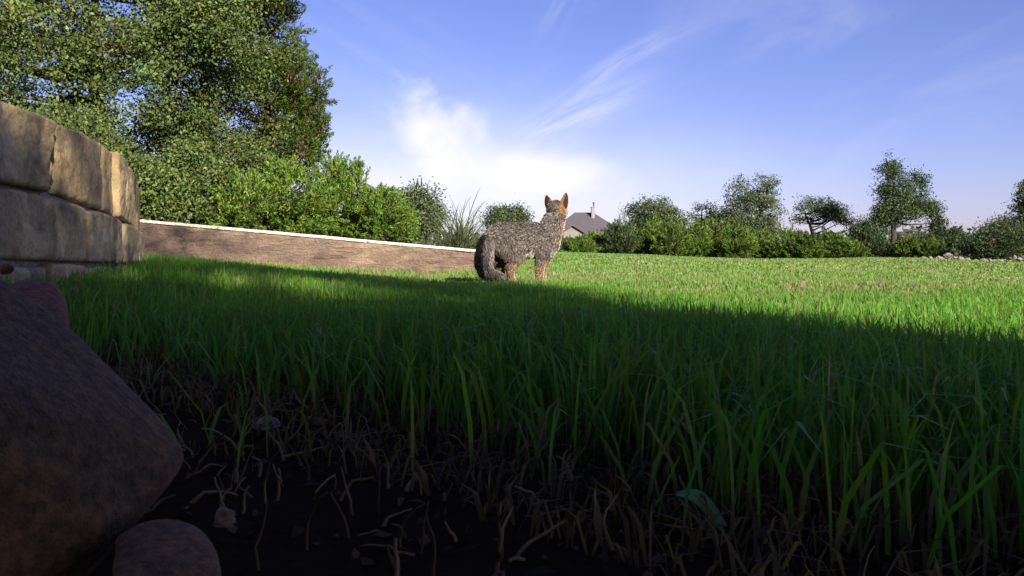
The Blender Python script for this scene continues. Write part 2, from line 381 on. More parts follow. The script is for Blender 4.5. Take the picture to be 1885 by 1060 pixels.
def block_wall():
    t = thing('block_wall', 'weathered tan and grey stone block wall curving away beside the tall grass', 'wall', (-1.5, 3.0, .12))
    S = s_of_u; top = .565
    e0, e1, e2, e3, e4, e5 = S(-150), S(77), S(198), S(226), S(246.5), S(246.9) + .55
    g = .015
    up = [(.0, e0 * .45 - g, 8), (e0 * .45 + g, e0 - g, 1), (e0 + g, e1 - g, 2), (e1 + g, e2 - g, 3), (e2 + g, e3 - g * .6, 4), (e3 + g * .6, e5, 5), (e5 + g, e5 + .5, 6), (e5 + .5 + g, BS[-1], 7)]
    def course(s): return np.interp(s, [0, S(0), S(80), S(170), S(240), BS[-1]], [.38, .365, .358, .335, .285, .27])
    def topz(s): return np.interp(s, [0, S(170), S(205), S(235), S(246), BS[-1]], [top, top, top - .005, top - .03, top - .06, top - .09])
    for a, b, sd in up:
        cr = [(S(214), .006, .02)] if sd == 4 else ([(S(240), .02, .02)] if sd == 5 else ([(S(176), .010, .012), (e1 + .02, .016, .035)] if sd == 3 else ([(e1 - .02, .012, .022)] if sd == 2 else None)))
        block('stone_block', t, a, b, (course(a) + .004, course(b) + .004), (topz(a), topz(b)), .24, {2: .040, 3: .022, 4: .032, 5: .026}.get(sd, .034), sd, M_BLOCK, .018, cr)
    lo = [(.0, S(-60) * .55 - g, 16), (S(-60) * .55 + g, S(-60) - g, 11), (S(-60) + g, S(139) - g, 12), (S(139) + g, S(206) - g, 13), (S(206) + g, e5 - .1, 14), (e5 - .1 + 2 * g, BS[-1], 15)]
    def low(s): return np.interp(s, [0, S(0), S(100), S(240), BS[-1]], [.165, .175, .165, .14, .16])
    for a, b, sd in lo:
        cr = [(S(166), .008, .022), (S(180), .010, .022), (S(195), .006, .018)] if sd == 13 else ([(S(222), .010, .02), (S(235), .012, .02)] if sd == 14 else ([(S(2), .008, .02)] if sd == 12 else None))
        block('stone_block', t, a, b, (low(a) + .008, low(b) + .008), (course(a) - .008, course(b) - .008), .24, .035 + .006 * (sd % 3), sd, M_BLOCK, .018, cr)
    ft = [(.0, S(-90) * .5 - g, 25), (S(-90) * .5 + g, S(-90) - g, 21), (S(-90) + g, S(58) - g, 22), (S(58) + g, S(170) - g, 23), (S(170) + g, BS[-1], 24)]
    for a, b, sd in ft:
        block('stone_block', t, a, b, (-.05, -.05), (low(a) - .006, low(b) - .006), .26, .045 + .01 * (sd % 2), sd, M_BLOCK, .016)
    # mortar core, slightly behind the stone faces
    s = np.linspace(0, BS[-1], 90); px, py, nx, ny = curve_at(s); rows = []
    for off, z in ((.004, -.05), (.004, None), (-.15, None), (-.15, -.05)):
        zz = np.full(len(s), z) if z is not None else topz(s) - .035
        rows.append(np.stack([px + nx * off, py + ny * off, zz], 1))
    V = np.concatenate(rows); n = len(s); Fc = []
    for r in range(4):
        q = (r + 1) % 4
        for i in range(n - 1): Fc.append((r * n + i, r * n + i + 1, q * n + i + 1, q * n + i))
    obj('mortar', mesh_np('mortar', shift(V, t.location), Fc, M_MORTAR), t)
block_wall()

# ------------------------------------------------------------------ low rendered wall with a pale cap
def low_wall():
    t = thing('low_wall', 'low pinkish tan rendered wall with thin pale capping running behind the grass', 'wall', (-1.8, 7.5, .1))
    x0, x1 = WX[0] - 1.3, WX[-1]
    def strip(name, xa, xb, zlo, zhi, front, back, mat, rough, seed, nz=14):
        n = max(8, int((xb - xa) / .025)); xs = np.linspace(xa, xb, n); wy = np.interp(xs, WX, WALL_Y); top = np.interp(xs, WX, WZ)
        if xa < WX[0]: top = np.where(xs < WX[0], WZ[0] + (WX[0] - xs) * .09, top)
        g = np.interp(xs, WX, near_z(WX, WALL_Y)) - .12
        ring = []
        for j in range(nz):                                 # front face from bottom to top
            k = j / (nz - 1); zz = (g if zlo is None else top + zlo) * (1 - k) + (top + zhi) * k
            P = np.stack([xs, wy, zz], 1)
            d = (fbm(P * [1, 1, 2.2], 7, 5, seed) - .5) * 2 * rough
            ring.append(np.stack([xs, wy + front + d, zz + (fbm(P, 6, 3, seed + 4) - .5) * rough * (1 if j == nz - 1 else 0)], 1))
        ring.append(np.stack([xs, wy + back, top + zhi], 1)); ring.append(np.stack([xs, wy + back, g if zlo is None else top + zlo], 1))
        m_ = len(ring); V = np.concatenate(ring); Fc = []
        for r in range(m_):
            q = (r + 1) % m_
            for i in range(n - 1): Fc.append((r * n + i, r * n + i + 1, q * n + i + 1, q * n + i))
        me = mesh_np(name, shift(V, t.location), Fc, mat, None, True)
        bm = bmesh.new(); bm.from_mesh(me)
        bmesh.ops.holes_fill(bm, edges=[e for e in bm.edges if e.is_boundary]); bm.to_mesh(me); bm.free()
        return obj(name, me, t)
    strip('wall_body', x0, x1, None, -.022, 0, .2, M_STUCCO, .020, 3)
    j = X(398, 7.4); j2 = X(676, 7.57)
    strip('cap_stone', x0 - .01, j - .004, -.0235, .0, -.010, .21, M_CAP, .004, 8, 4)
    strip('cap_stone', j + .004, j2 - .004, -.0235, .0, -.012, .21, M_CAP, .004, 9, 4)
    strip('cap_stone', j2 + .004, x1 + .01, -.0235, .0, -.011, .21, M_CAP, .004, 10, 4)
low_wall()

# ------------------------------------------------------------------ houses
def far_house():
    Y = 120.0; P = lambda u, v, dy=0: (X(u, Y + dy), Y + dy, Z(v, Y + dy))
    gb = g1(X(1075, Y), Y)
    t = thing('house', 'pale house with grey hipped roof and chimney half hidden beyond the bushes', 'house', (X(1075, Y), Y, gb))
    L = t.location
    def part(name, vs, fs, mat, parent=t):
        me = bpy.data.meshes.new(name); me.from_pydata([tuple(Vector(v) - L) for v in vs], [], fs); me.materials.append(mat); me.update()
        return obj(name, me, parent)
    x0, x1, y0, y1 = X(1008, Y), X(1152, Y), Y, Y + 10
    ze, zr = Z(429, Y), Z(391, Y + 5); rx0, rx1 = X(1058, Y + 5), X(1092, Y + 5)
    bm = bmesh.new(); box_bm(bm, x0 + .5 - L.x, x1 - .5 - L.x, y0 + .5 - L.y, y1 - .5 - L.y, -.3, ze + .05 - L.z); obj('wall', bm_mesh('wall', bm, M_HWALL), t)
    part('roof', [(x0, y0, ze), (x1, y0, ze), (x1, y1, ze), (x0, y1, ze), (rx0, y0 + 5, zr), (rx1, y0 + 5, zr),
                  (x0, y0, ze - .2), (x1, y0, ze - .2), (x1, y1, ze - .2), (x0, y1, ze - .2)],
         [(0, 1, 5, 4), (1, 2, 5), (2, 3, 4, 5), (3, 0, 4), (0, 6, 7, 1), (1, 7, 8, 2), (2, 8, 9, 3), (3, 9, 6, 0), (6, 9, 8, 7)], M_ROOF)
    # front gable wing
    gy = Y - 3; ga, gm, gc = X(1032, gy), X(1054, gy), X(1077, gy); gt, ge = Z(411.5, gy), Z(425.5, gy)
    part('gable_wall', [(ga + .4, gy + .3, gb - .3), (gc - .4, gy + .3, gb - .3), (gc - .4, gy + .3, ge + .1), (gm, gy + .3, gt - .25), (ga + .4, gy + .3, ge + .1),
                        (ga + .4, Y + 1, gb - .3), (gc - .4, Y + 1, gb - .3), (gc - .4, Y + 1, ge + .1), (gm, Y + 1, gt - .25), (ga + .4, Y + 1, ge + .1)],
         [(0, 1, 2, 3, 4), (1, 6, 7, 2), (5, 0, 4, 9), (6, 5, 9, 8, 7)], M_HWALL)
    for a, b in ((ga, gm), (gc, gm)):
        part('gable_roof', [(a, gy, ge), (b, gy, gt), (b, Y + 4, gt), (a, Y + 4, ge), (a, gy, ge - .25), (b, gy, gt - .25), (b, Y + 4, gt - .25), (a, Y + 4, ge - .25)],
             [(0, 1, 2, 3), (4, 7, 6, 5), (0, 4, 5, 1), (1, 5, 6, 2), (2, 6, 7, 3), (3, 7, 4, 0)], M_ROOF)
        part('fascia', [(a, gy - .02, ge), (b, gy - .02, gt), (b, gy - .02, gt - .28), (a, gy - .02, ge - .28), (a, gy - .06, ge), (b, gy - .06, gt), (b, gy - .06, gt - .28), (a, gy - .06, ge - .28)],
             [(4, 5, 6, 7), (0, 3, 2, 1), (0, 1, 5, 4), (1, 2, 6, 5), (2, 3, 7, 6), (3, 0, 4, 7)], M_FASCIA)
    for u in (1097, 1112):
        bm = bmesh.new(); xw = X(u, Y); box_bm(bm, xw - .45 - L.x, xw + .45 - L.x, .44, .52, .9, 2.2); w = obj('window', bm_mesh('window', bm, M_FASCIA), t)
        bm = bmesh.new(); box_bm(bm, xw - .38 - L.x, xw + .38 - L.x, .42, .50, .97, 2.13); obj('pane', bm_mesh('pane', bm, M_GLASS), w)
    cx0, cx1 = X(1088.5, Y + 4), X(1094.5, Y + 4); ct = Z(382, Y + 4)
    bm = bmesh.new(); box_bm(bm, cx0 - L.x, cx1 - L.x, 3.6, 4.6, ze - L.z, ct - L.z); box_bm(bm, cx0 - .06 - L.x, cx1 + .06 - L.x, 3.55, 4.65, ct - L.z + .002, ct + .12 - L.z)
    c = obj('chimney', bm_mesh('chimney', bm, M_CHIM), t)
    bm = bmesh.new(); bmesh.ops.create_cone(bm, cap_ends=True, segments=10, radius1=.1, radius2=.1, depth=.55); bmesh.ops.create_cone(bm, cap_ends=True, segments=10, radius1=.19, radius2=.12, depth=.14)
    me = bm_mesh('flue', bm, M_FASCIA); V = verts_of(me); V[22 if len(V) > 22 else 20:, 2] += .3; V += np.array([cx1 - .12 - L.x, 4.1, ct - L.z + .38]); set_verts(me, V); obj('flue', me, c)
far_house()
# ------------------------------------------------------------------ trees and shrubs
def leaves(C, D, L, Wd, col, fold=.25):
    """diamond leaves: centres, directions, lengths, widths, colours -> verts, quads, colours"""
    n = len(C); D = D / np.linalg.norm(D, axis=1, keepdims=True)
    r = R.normal(size=(n, 3)); S = np.cross(D, r); S /= np.linalg.norm(S, axis=1, keepdims=True) + 1e-9; Nn = np.cross(S, D)
    L = np.broadcast_to(L, n)[:, None]; Wd = np.broadcast_to(Wd, n)[:, None]
    V = np.empty((n, 4, 3)); V[:, 0] = C - D * L * .5; V[:, 2] = C + D * L * .5
    V[:, 1] = C + S * Wd * .5 + Nn * Wd * fold; V[:, 3] = C - S * Wd * .5 + Nn * Wd * fold
    return V.reshape(-1, 3), np.arange(n * 4).reshape(n, 4), np.repeat(col, 4, 0)
def tube(path, rad, k=6):
    path = np.asarray(path, float); n = len(path); t = np.gradient(path, axis=0); t /= np.linalg.norm(t, axis=1, keepdims=True) + 1e-9
    ref = np.where(np.abs(t[:, 2:3]) > .9, np.array([[1, 0, 0]]), np.array([[0, 0, 1.]])); a = np.cross(t, ref); a /= np.linalg.norm(a, axis=1, keepdims=True); b = np.cross(t, a)
    an = np.arange(k) / k * 2 * np.pi
    V = (path[:, None] + np.asarray(rad)[:, None, None] * (np.cos(an)[None, :, None] * a[:, None] + np.sin(an)[None, :, None] * b[:, None])).reshape(-1, 3)
    i = np.arange((n - 1) * k); r, c = i // k, i % k
    return V, np.stack([r * k + c, r * k + (c + 1) % k, (r + 1) * k + (c + 1) % k, (r + 1) * k + c], 1)
def join(parts):
    Vs, Fs, o = [], [], 0
    for V, Fc in parts: Vs.append(V); Fs.append(np.asarray(Fc) + o); o += len(V)
    return np.concatenate(Vs), np.concatenate(Fs)
OAK = np.array([.075, .105, .030]); CEDAR = np.array([.115, .190, .030]); GREY = np.array([.080, .110, .050]); DARKC = np.array([.050, .080, .030])
def tree(name, label, cat, Y, base_u, blobs, nclump, nleaf, L, Wd, pal, group=None, cedar=False, gap=.36, gsc=1.0, cr=.16, limbs=10, tr=.07, part=('trunk', 'crown'), stems=1, base_z=None, dead=0.0, drop=.0):
    global R; R = np.random.default_rng(zlib.crc32(label.encode()))
    f = Y / F; bxx = X(base_u, Y); bz = g1(bxx, Y) if base_z is None else base_z
    t = thing(name, label, cat, (bxx, Y, bz), group); loc = np.array([bxx, Y, bz])
    B = np.array([[X(u, Y + dy), Y + dy, Z(v, Y + dy), ru * f, (rd if rd else ru) * f, rv * f] for (u, v, ru, rv, dy, rd) in [(b + (0, 0))[:6] if len(b) == 4 else (b + (0,))[:6] for b in blobs]])
    w = B[:, 3] * B[:, 4] * B[:, 5]; w = w ** .75; w /= w.sum()
    C = np.empty((0, 3)); Od = np.empty((0, 3))
    while len(C) < nclump:
        k = R.choice(len(B), nclump * 2, p=w); d = R.normal(size=(nclump * 2, 3)); d /= np.linalg.norm(d, axis=1, keepdims=True)
        rr = R.random(nclump * 2) ** .42; lob = .50 + .85 * vnoise(d * 2.4 + (k * 7.3)[:, None], 1.0, 55); p = B[k, :3] + d * (rr * lob)[:, None] * B[k, 3:]
        ok = (fbm(p, 1.1 * gsc, 3, 21) > gap) & (p[:, 2] > bz + .03)
        C = np.concatenate([C, p[ok]]); Od = np.concatenate([Od, (d * rr[:, None])[ok]])
    C, Od = C[:nclump], Od[:nclump]
    # trunk and limbs
    tubes = []; top = B[np.argmax(B[:, 2] + B[:, 5])]; nodes = []
    for s in range(stems):
        off = R.normal(0, .10 * (stems > 1), 3); off[2] = 0
        e = top[:3] + np.array([0, 0, top[5] * .35]) + R.normal(0, .25 * (stems > 1), 3) * top[3]
        n = 12; tt = np.linspace(0, 1, n)[:, None]; pth = loc + off + (e - loc - off) * tt + np.cumsum(R.normal(0, 1, (n, 3)) * [1, 1, .2], 0) * tt * .018 * np.linalg.norm(e - loc)
        pth[0, 2] -= .08; rad = tr * (1 - .85 * tt[:, 0]); rad[0] *= 1.35; tubes.append(tube(pth, rad, 7)); nodes.append((pth, rad))
    allp = np.concatenate([p for p, _ in nodes]); allr = np.concatenate([r for _, r in nodes])
    for li in range(limbs):
        g = C[R.integers(len(C))]; lowm = allp[:, 2] < g[2] + .05
        cand = np.where(lowm)[0] if lowm.any() else np.arange(len(allp)); cand = cand[cand % 12 >= 3] if (cand % 12 >= 3).any() else cand
        a = cand[np.argmin(np.linalg.norm(allp[cand] - g, axis=1) + .3 * R.random(len(cand)))]
        n = 9; tt = np.linspace(0, 1, n)[:, None]; d = g - allp[a]
        sag = np.sin(tt * np.pi) * np.array([0, 0, -.10 if not cedar else -.05]) * np.linalg.norm(d)
        pth = allp[a] + d * tt + sag + np.cumsum(R.normal(0, 1, (n, 3)), 0) * .02 * np.linalg.norm(d)
        r0 = min(allr[a] * .6, .010 + .018 * np.linalg.norm(d)); tubes.append(tube(pth, r0 * (1 - .8 * tt[:, 0]) + .002, 5))
    for li in range(min(len(C), 260)):                      # twigs into the clumps
        g = C[li]; src = np.concatenate([tb[0] for tb in tubes[stems:stems + limbs]]) if (li == 0 and limbs) else (src if limbs else allp)
        a = src[np.argmin(((src - g) ** 2).sum(1))]; mid = (a + g) / 2 + R.normal(0, .03, 3)
        if np.linalg.norm(a - g) < 1.2: tubes.append(tube([a, mid, g], [.007, .005, .003], 4))
    V, Fc = join(tubes); obj(part[0], mesh_np(part[0], shift(V, loc), Fc, M_BARK, None, True), t)
    # foliage
    idx = np.repeat(np.arange(nclump), nleaf); n = len(idx); ci = C[idx]
    tone = (.60 + .8 * R.random(nclump))[idx][:, None] * (.6 + .8 * R.random(n))[:, None]
    hue = np.stack([1 + .13 * R.normal(size=nclump), np.ones(nclump), 1 + .15 * R.normal(size=nclump)], 1)[idx]
    col = np.clip(pal * tone * np.clip(hue, .6, 1.6), .006, .4)
    if dead:
        dm = (R.random(nclump) < dead)[idx]; col[dm] = np.array([.13, .085, .05]) * tone[dm]
    if cedar:
        ax = Od + np.array([0, 0, .55]) + R.normal(0, .25, (nclump, 3)); ax /= np.linalg.norm(ax, axis=1, keepdims=True); axi = ax[idx]
        along = R.random(n)[:, None]; p = ci + axi * (along - .35) * cr * 2.6 + R.normal(0, 1, (n, 3)) * cr * .42 * (1.05 - along * .8)
        D = axi * 1.0 + R.normal(0, .42, (n, 3)); sz = .7 + .6 * R.random(n)
    else:
        p = ci + R.normal(0, 1, (n, 3)) * cr * [1, 1, .75]; D = R.normal(0, 1, (n, 3)) + [0, 0, -.15]; sz = .6 + .75 * R.random(n)
        p[:, 2] -= drop * R.random(n)
    ok = p[:, 2] > bz - .0
    V, Fc, cc = leaves(p[ok], D[ok], L * sz[ok], Wd * sz[ok], col[ok]); obj(part[1], mesh_np(part[1], shift(V, loc), Fc, M_NEEDLE if cedar else M_LEAF, cc), t)
    return t
ST = ('stem', 'foliage')
GL, GC, GR = 'broadleaf trees behind the block wall', 'junipers behind the low wall', 'trees beyond the far lawn edge'
# left stand
tree('oak_tree', 'big live oak with small glossy leaves rising behind the stone block wall', 'tree', 9.6, 150,
     [(40, 60, 210, 150, -.5, 150), (-150, 40, 200, 220, 0, 160), (190, 160, 130, 110, -.4, 100), (210, -60, 240, 130, 0, 170), (60, 230, 170, 70, .3, 90), (330, 40, 140, 110, .2, 120)],
     1700, 48, .042, .024, OAK * 1.25, GL, gap=.43, gsc=2.0, cr=.085, limbs=40, tr=.13)
tree('oak_tree', 'dense dark live oak beside the tall juniper, its lower leaves above the low wall', 'tree', 10.6, 372,
     [(400, 90, 150, 130, 0, 120), (430, -70, 170, 120, .2, 130), (330, 230, 130, 100, -.2, 90), (440, 240, 110, 100, .2, 90), (300, 318, 110, 70, -.3, 70), (440, 318, 80, 50, -.2, 60)],
     1250, 48, .040, .023, OAK * 1.15, GL, gap=.46, gsc=2.0, cr=.085, limbs=36, tr=.11)
tree('juniper_tree', 'tall juniper with ragged edge against the sky and brown dead inner branches', 'tree', 11.4, 505,
     [(500, 130, 85, 100, 0, 80), (545, 170, 55, 75, -.2, 60), (520, 250, 80, 70, 0, 70), (470, 20, 80, 90, .3, 80), (550, 270, 55, 50, -.3, 50), (500, 330, 70, 60, 0, 60), (585, 150, 22, 45, -.2, 25), (585, 235, 22, 35, -.2, 25), (520, 5, 35, 25, 0, 30)],
     1500, 54, .042, .013, CEDAR * .50, GC, cedar=True, gap=.38, gsc=1.8, cr=.085, limbs=40, tr=.09, dead=.13)
for i, (u, v, ru, rv, Y, lab) in enumerate((
        (545, 370, 85, 75, 9.3, 'round yellow green juniper bush at the foot of the tall juniper'),
        (640, 372, 62, 66, 9.6, 'bright green juniper bush with feathery tips above the middle of the low wall'),
        (708, 398, 45, 46, 9.4, 'small leaning juniper bush at the right end of the juniper thicket'),
        (450, 378, 70, 55, 9.0, 'low spreading juniper bush under the oaks behind the low wall'))):
    bl = [(u, v, ru, rv), (u - ru * .3, v - rv * .25, ru * .6, rv * .8), (u + ru * .35, v + rv * .3, ru * .75, rv * .7), (u, v + rv * .7, ru * 1.0, rv * .55)]
    if i == 1: bl += [(652, 308, 14, 24), (615, 315, 24, 30)]
    if i == 2: bl += [(708, 358, 12, 20), (738, 428, 22, 22)]
    tree('juniper_bush', lab, 'bush', Y, u, bl, 620, 54, .036, .011, CEDAR * 1.0, GC, cedar=True, gap=.38, gsc=2.2, cr=.06, limbs=12, tr=.018, part=ST, stems=3)
for i, (u, v, ru, rv, Y, lab) in enumerate((
        (120, 305, 120, 80, 8.3, 'tall leafy shrub filling the space between the block wall and the big live oak'),
        (285, 375, 60, 45, 8.6, 'leafy green shrub in the corner between block wall and low wall'),
        (370, 370, 60, 48, 8.9, 'broadleaf shrub with pale stems just above the low wall under the dark oak'))):
    tree('shrub', lab, 'shrub', Y, u, [(u, v, ru, rv), (u + 20, v - 30, ru * .7, rv * .7), (u - 30, v - 45 - 12 * i, ru * .55, rv * .8)], int(3.6 * ru * rv / 30), 44, .038, .022, OAK * 1.25, 'shrubs along the low wall', gap=.42, gsc=2, cr=.07, limbs=8, tr=.02, part=ST, stems=4)
tree('oak_tree', 'small grey green tree with bare dark stems beside the long bladed clump', 'tree', 13.5, 768,
     [(775, 370, 40, 45), (795, 385, 26, 38), (752, 385, 24, 40), (770, 335, 16, 18), (770, 410, 34, 22)], 520, 40, .042, .022, GREY, None, gap=.40, gsc=1.6, cr=.085, limbs=24, tr=.045, stems=3)
tree('shrub', 'rounded dark shrub seen just above the fox back', 'shrub', 24, 934, [(918, 398, 22, 18), (948, 396, 20, 16), (932, 412, 36, 22), (960, 402, 10, 10)], 260, 34, .062, .034, GREY * .95, None, gap=.40, gsc=1.2, cr=.12, limbs=10, tr=.05, part=ST, stems=3)
# right-hand tree line
RT = dict(group=GR)
tree('oak_tree', 'bushy live oak rising right beside the roof of the far house', 'tree', 34, 1200, [(1195, 392, 40, 32), (1225, 408, 45, 34), (1165, 392, 20, 25), (1160, 425, 30, 30), (1250, 420, 24, 26)], 532, 28, .085, .040, GREY * 1.05, gap=.46, gsc=2.4, cr=.12, limbs=28, tr=.12, **RT)
tree('oak_tree', 'thin grey tree in the dip between two bigger oaks', 'tree', 37, 1300, [(1298, 398, 26, 26), (1285, 425, 30, 25), (1318, 420, 20, 28)], 242, 27, .085, .040, GREY * .9, gap=.46, gsc=2.4, cr=.12, limbs=21, tr=.10, **RT)
tree('oak_tree', 'wide open crowned oak with crooked branches and two ragged tops', 'tree', 35, 1378, [(1378, 385, 48, 42), (1410, 350, 30, 34), (1360, 352, 25, 28), (1425, 390, 28, 32), (1345, 400, 28, 30), (1390, 425, 60, 30)], 646, 24, .085, .040, GREY, gap=.46, gsc=2.4, cr=.12, limbs=61, tr=.17, **RT)
tree('oak_tree', 'flat topped oak on a thin forked trunk with sky below its crown', 'tree', 36, 1512, [(1505, 385, 36, 22), (1540, 395, 30, 20), (1480, 378, 16, 18), (1562, 405, 12, 16), (1478, 405, 20, 10), (1520, 445, 40, 16)], 339, 23, .085, .040, GREY * .9, gap=.46, gsc=2.4, cr=.12, limbs=46, tr=.11, **RT)
tree('juniper_tree', 'tallest dark tree of the far edge with pointed top and drooping side branch', 'tree', 33, 1647, [(1640, 320, 24, 34), (1645, 350, 38, 36), (1690, 345, 18, 36), (1650, 390, 42, 30), (1695, 375, 24, 26), (1718, 385, 14, 22), (1725, 415, 16, 22), (1625, 400, 22, 20), (1640, 296, 10, 16), (1687, 318, 8, 14)], 678, 26, .085, .040, DARKC * 1.05, gap=.46, gsc=2.4, cr=.12, limbs=61, tr=.13, **RT)
tree('oak_tree', 'low scraggly tree filling the gap at the left of the tallest tree', 'tree', 38, 1592, [(1595, 420, 26, 22), (1612, 440, 24, 22), (1580, 438, 18, 22)], 274, 24, .085, .040, DARKC, gap=.46, gsc=2.4, cr=.12, limbs=28, tr=.09, **RT)
tree('oak_tree', 'low dark tree between the tallest tree and the rubble bank', 'tree', 37, 1742, [(1742, 438, 30, 22), (1770, 440, 22, 18), (1715, 445, 24, 22), (1690, 450, 26, 20)], 371, 26, .085, .040, DARKC, gap=.46, gsc=2.4, cr=.12, limbs=28, tr=.08, **RT)
tree('oak_tree', 'grey green tree behind the dark bush on the rubble bank', 'tree', 33, 1852, [(1848, 425, 30, 26), (1880, 430, 30, 30), (1845, 402, 14, 14)], 371, 26, .085, .040, GREY, gap=.46, gsc=2.4, cr=.12, limbs=25, tr=.09, **RT)
tree('oak_tree', 'taller dark oak overtopping the bush at the end of the rubble bank', 'tree', 30, 1925, [(1900, 380, 40, 38), (1930, 370, 50, 50), (1890, 355, 20, 18), (1930, 430, 50, 40)], 484, 27, .085, .040, DARKC, gap=.46, gsc=2.4, cr=.12, limbs=32, tr=.12, **RT)
BU_ = [(1062, 462, 36, 18, 27), (1104, 455, 28, 22, 29), (1142, 445, 34, 36, 28), (1190, 446, 36, 38, 29.5), (1235, 445, 34, 34, 28.5), (1278, 447, 34, 36, 29), (1318, 444, 34, 40, 30), (1360, 450, 34, 34, 28.5),
       (1404, 450, 34, 32, 29), (1445, 452, 32, 32, 28.5), (1488, 458, 30, 26, 28), (1530, 458, 28, 24, 29), (1566, 464, 26, 16, 27.5), (1612, 456, 24, 26, 30), (1672, 460, 28, 24, 29.5), (1712, 462, 24, 18, 29)]
names = ['pale wispy bush right behind the fox chest', 'bush under the eaves of the far house', 'dark bush at the house roof end', 'tall green bush below the bushy oak',
         'rounded bush right of the bushy oak trunk', 'green bush below the thin grey tree', 'brightest tall bush at the left foot of the wide open oak', 'leafy bush under the wide open oak',
         'dense bush at the middle of the far lawn edge', 'bush right of the wide open oak', 'low bush left of the forked trunk', 'low bush below the flat topped oak',
         'very low bright bush on the lawn rise', 'dark bush at the left foot of the tallest tree', 'bush hiding the right foot of the tallest tree', 'small bush beside the first stones of the rubble bank']
for (u, v, ru, rv, Y), nm in zip(BU_, names):
    tree('juniper_bush', nm, 'bush', Y, u, [(u, v, ru, rv), (u + R.uniform(-14, 14), v - rv * .35, ru * .5, rv * .85), (u, v + 10, ru * 1.1, rv * .6)], 300, 34, .085, .024,
         (CEDAR * R.uniform(.6, .9)) if 'dark' not in nm else DARKC * 1.1, 'bushes along the far lawn edge', cedar=True, gap=.34, gsc=.9, cr=.11, limbs=8, tr=.05, part=ST, stems=3)
tree('shrub', 'dark spreading shrub with brown dead twigs on the rubble bank', 'shrub', 27.5, 1825, [(1825, 445, 40, 30), (1860, 445, 40, 32), (1795, 455, 26, 22), (1840, 470, 34, 16)], 300, 44, .075, .035, DARKC * .8, None, gap=.3, gsc=.8, cr=.15, limbs=20, tr=.05, part=ST, stems=6, dead=.07)

# wooded skyline far beyond the tree line: one mass
def far_wood():
    global R; R = np.random.default_rng(1323)
    n = 60000; x = R.uniform(-110, 150, n); y = R.uniform(70, 105, n)
    h = 1.2 + 2.4 * n2d(x, y, .12, 41) ** 1.3; h = np.where((x > 1) & (x < 17), np.minimum(h, 1.9), h)
    p = np.stack([x, y, gz(x, y) + R.random(n) ** .8 * h], 1); col = DARKC * (.6 + .8 * R.random(n))[:, None]
    V, Fc, c = leaves(p, R.normal(size=(n, 3)), .5, .32, col); o = obj('distant_wood', mesh_np('distant_wood', V, Fc, M_LEAF, c)); tag(o, 'distant scrub wood behind the tree line', 'wood', kind='stuff')
far_wood()

# the live oak behind the camera whose crown shades the near grass and dapples the walls (unseen; crown shaped to cast that shade)
def shade_oak():
    global R; R = np.random.default_rng(1401)
    t = thing('oak_tree', 'broad live oak behind the boulders whose crown shades the near grass', 'tree', (4.2, -7.5, 0)); loc = np.array(t.location)
    dirh = np.array([sun_dir.x, sun_dir.y]) / math.hypot(sun_dir.x, sun_dir.y); te = math.tan(SUN_EL)
    n0 = 5200; g = np.stack([R.uniform(-5.5, 3.2, n0), R.uniform(-2.0, 9.0, n0)], 1)
    ex = np.interp(g[:, 1], [.5, .85, 1.2, 1.55, 2.0, 2.7, 3.6, 4.8, 5.45, 5.8], [6, 2.6, 1.4, .9, .62, .5, .36, .08, -.14, -.5])
    ey = np.interp(g[:, 0], [-4, -3.3, -2.6, -2.0, -1.2, -.6, -.1], [8.6, 7.7, 7.2, 6.75, 6.25, 5.85, 5.45])
    wig = (n2d(g[:, 0], g[:, 1], 1.1, 71) - .5) * .35
    m = ((g[:, 0] < ex + wig - .12) | (g[:, 1] < .8)) & (g[:, 1] < ey + wig - .12)
    hole = n2d(g[:, 0], g[:, 1], 2.1, 72) * .6 + n2d(g[:, 0], g[:, 1], 4.5, 73) * .4
    lf = sst(-g[:, 0], .35, .9) * sst(g[:, 1], 2.2, 3.2); m &= hole < 1.0 - .50 * lf - .07 * sst(-g[:, 0], 1.2, 1.7)
    m |= (((g[:, 0] + 2.7) / .28) ** 2 + ((g[:, 1] - 7.85) / .15) ** 2 < 1) | (((g[:, 0] + 3.25) / .25) ** 2 + ((g[:, 1] - 8.0) / .2) ** 2 < 1)
    m &= ~((((g[:, 0] + .95) / .33) ** 2 + ((g[:, 1] - 4.0) / .5) ** 2 < 1) & (R.random(len(g)) < .8))
    g = g[m]; d = 11 + R.uniform(-1.6, 1.6, len(g)); C = np.stack([g[:, 0] + dirh[0] * d, g[:, 1] + dirh[1] * d, d * te], 1)
    idx = np.repeat(np.arange(len(C)), 30); n = len(idx); p = C[idx] + R.normal(0, .13, (n, 3)); col = OAK * (.7 + .6 * R.random(n))[:, None]
    V, Fc, c = leaves(p, R.normal(size=(n, 3)), .085, .05, col); obj('crown', mesh_np('crown', shift(V, loc), Fc, M_LEAF, c), t)
    tubes = []; cen = C.mean(0); k = 10; tt = np.linspace(0, 1, k)[:, None]; tk = loc + (cen - loc) * tt; tubes.append(tube(tk, .24 - .15 * tt[:, 0], 8))
    for i in range(0, len(C), 40):
        a = tk[R.integers(5, 10)]; q = a + (C[i] - a) * tt + np.sin(tt * np.pi) * [0, 0, .2]; tubes.append(tube(q, .05 - .042 * tt[:, 0], 5))
    V, Fc = join(tubes); obj('trunk', mesh_np('trunk', shift(V, loc), Fc, M_BARK, None, True), t)
shade_oak()
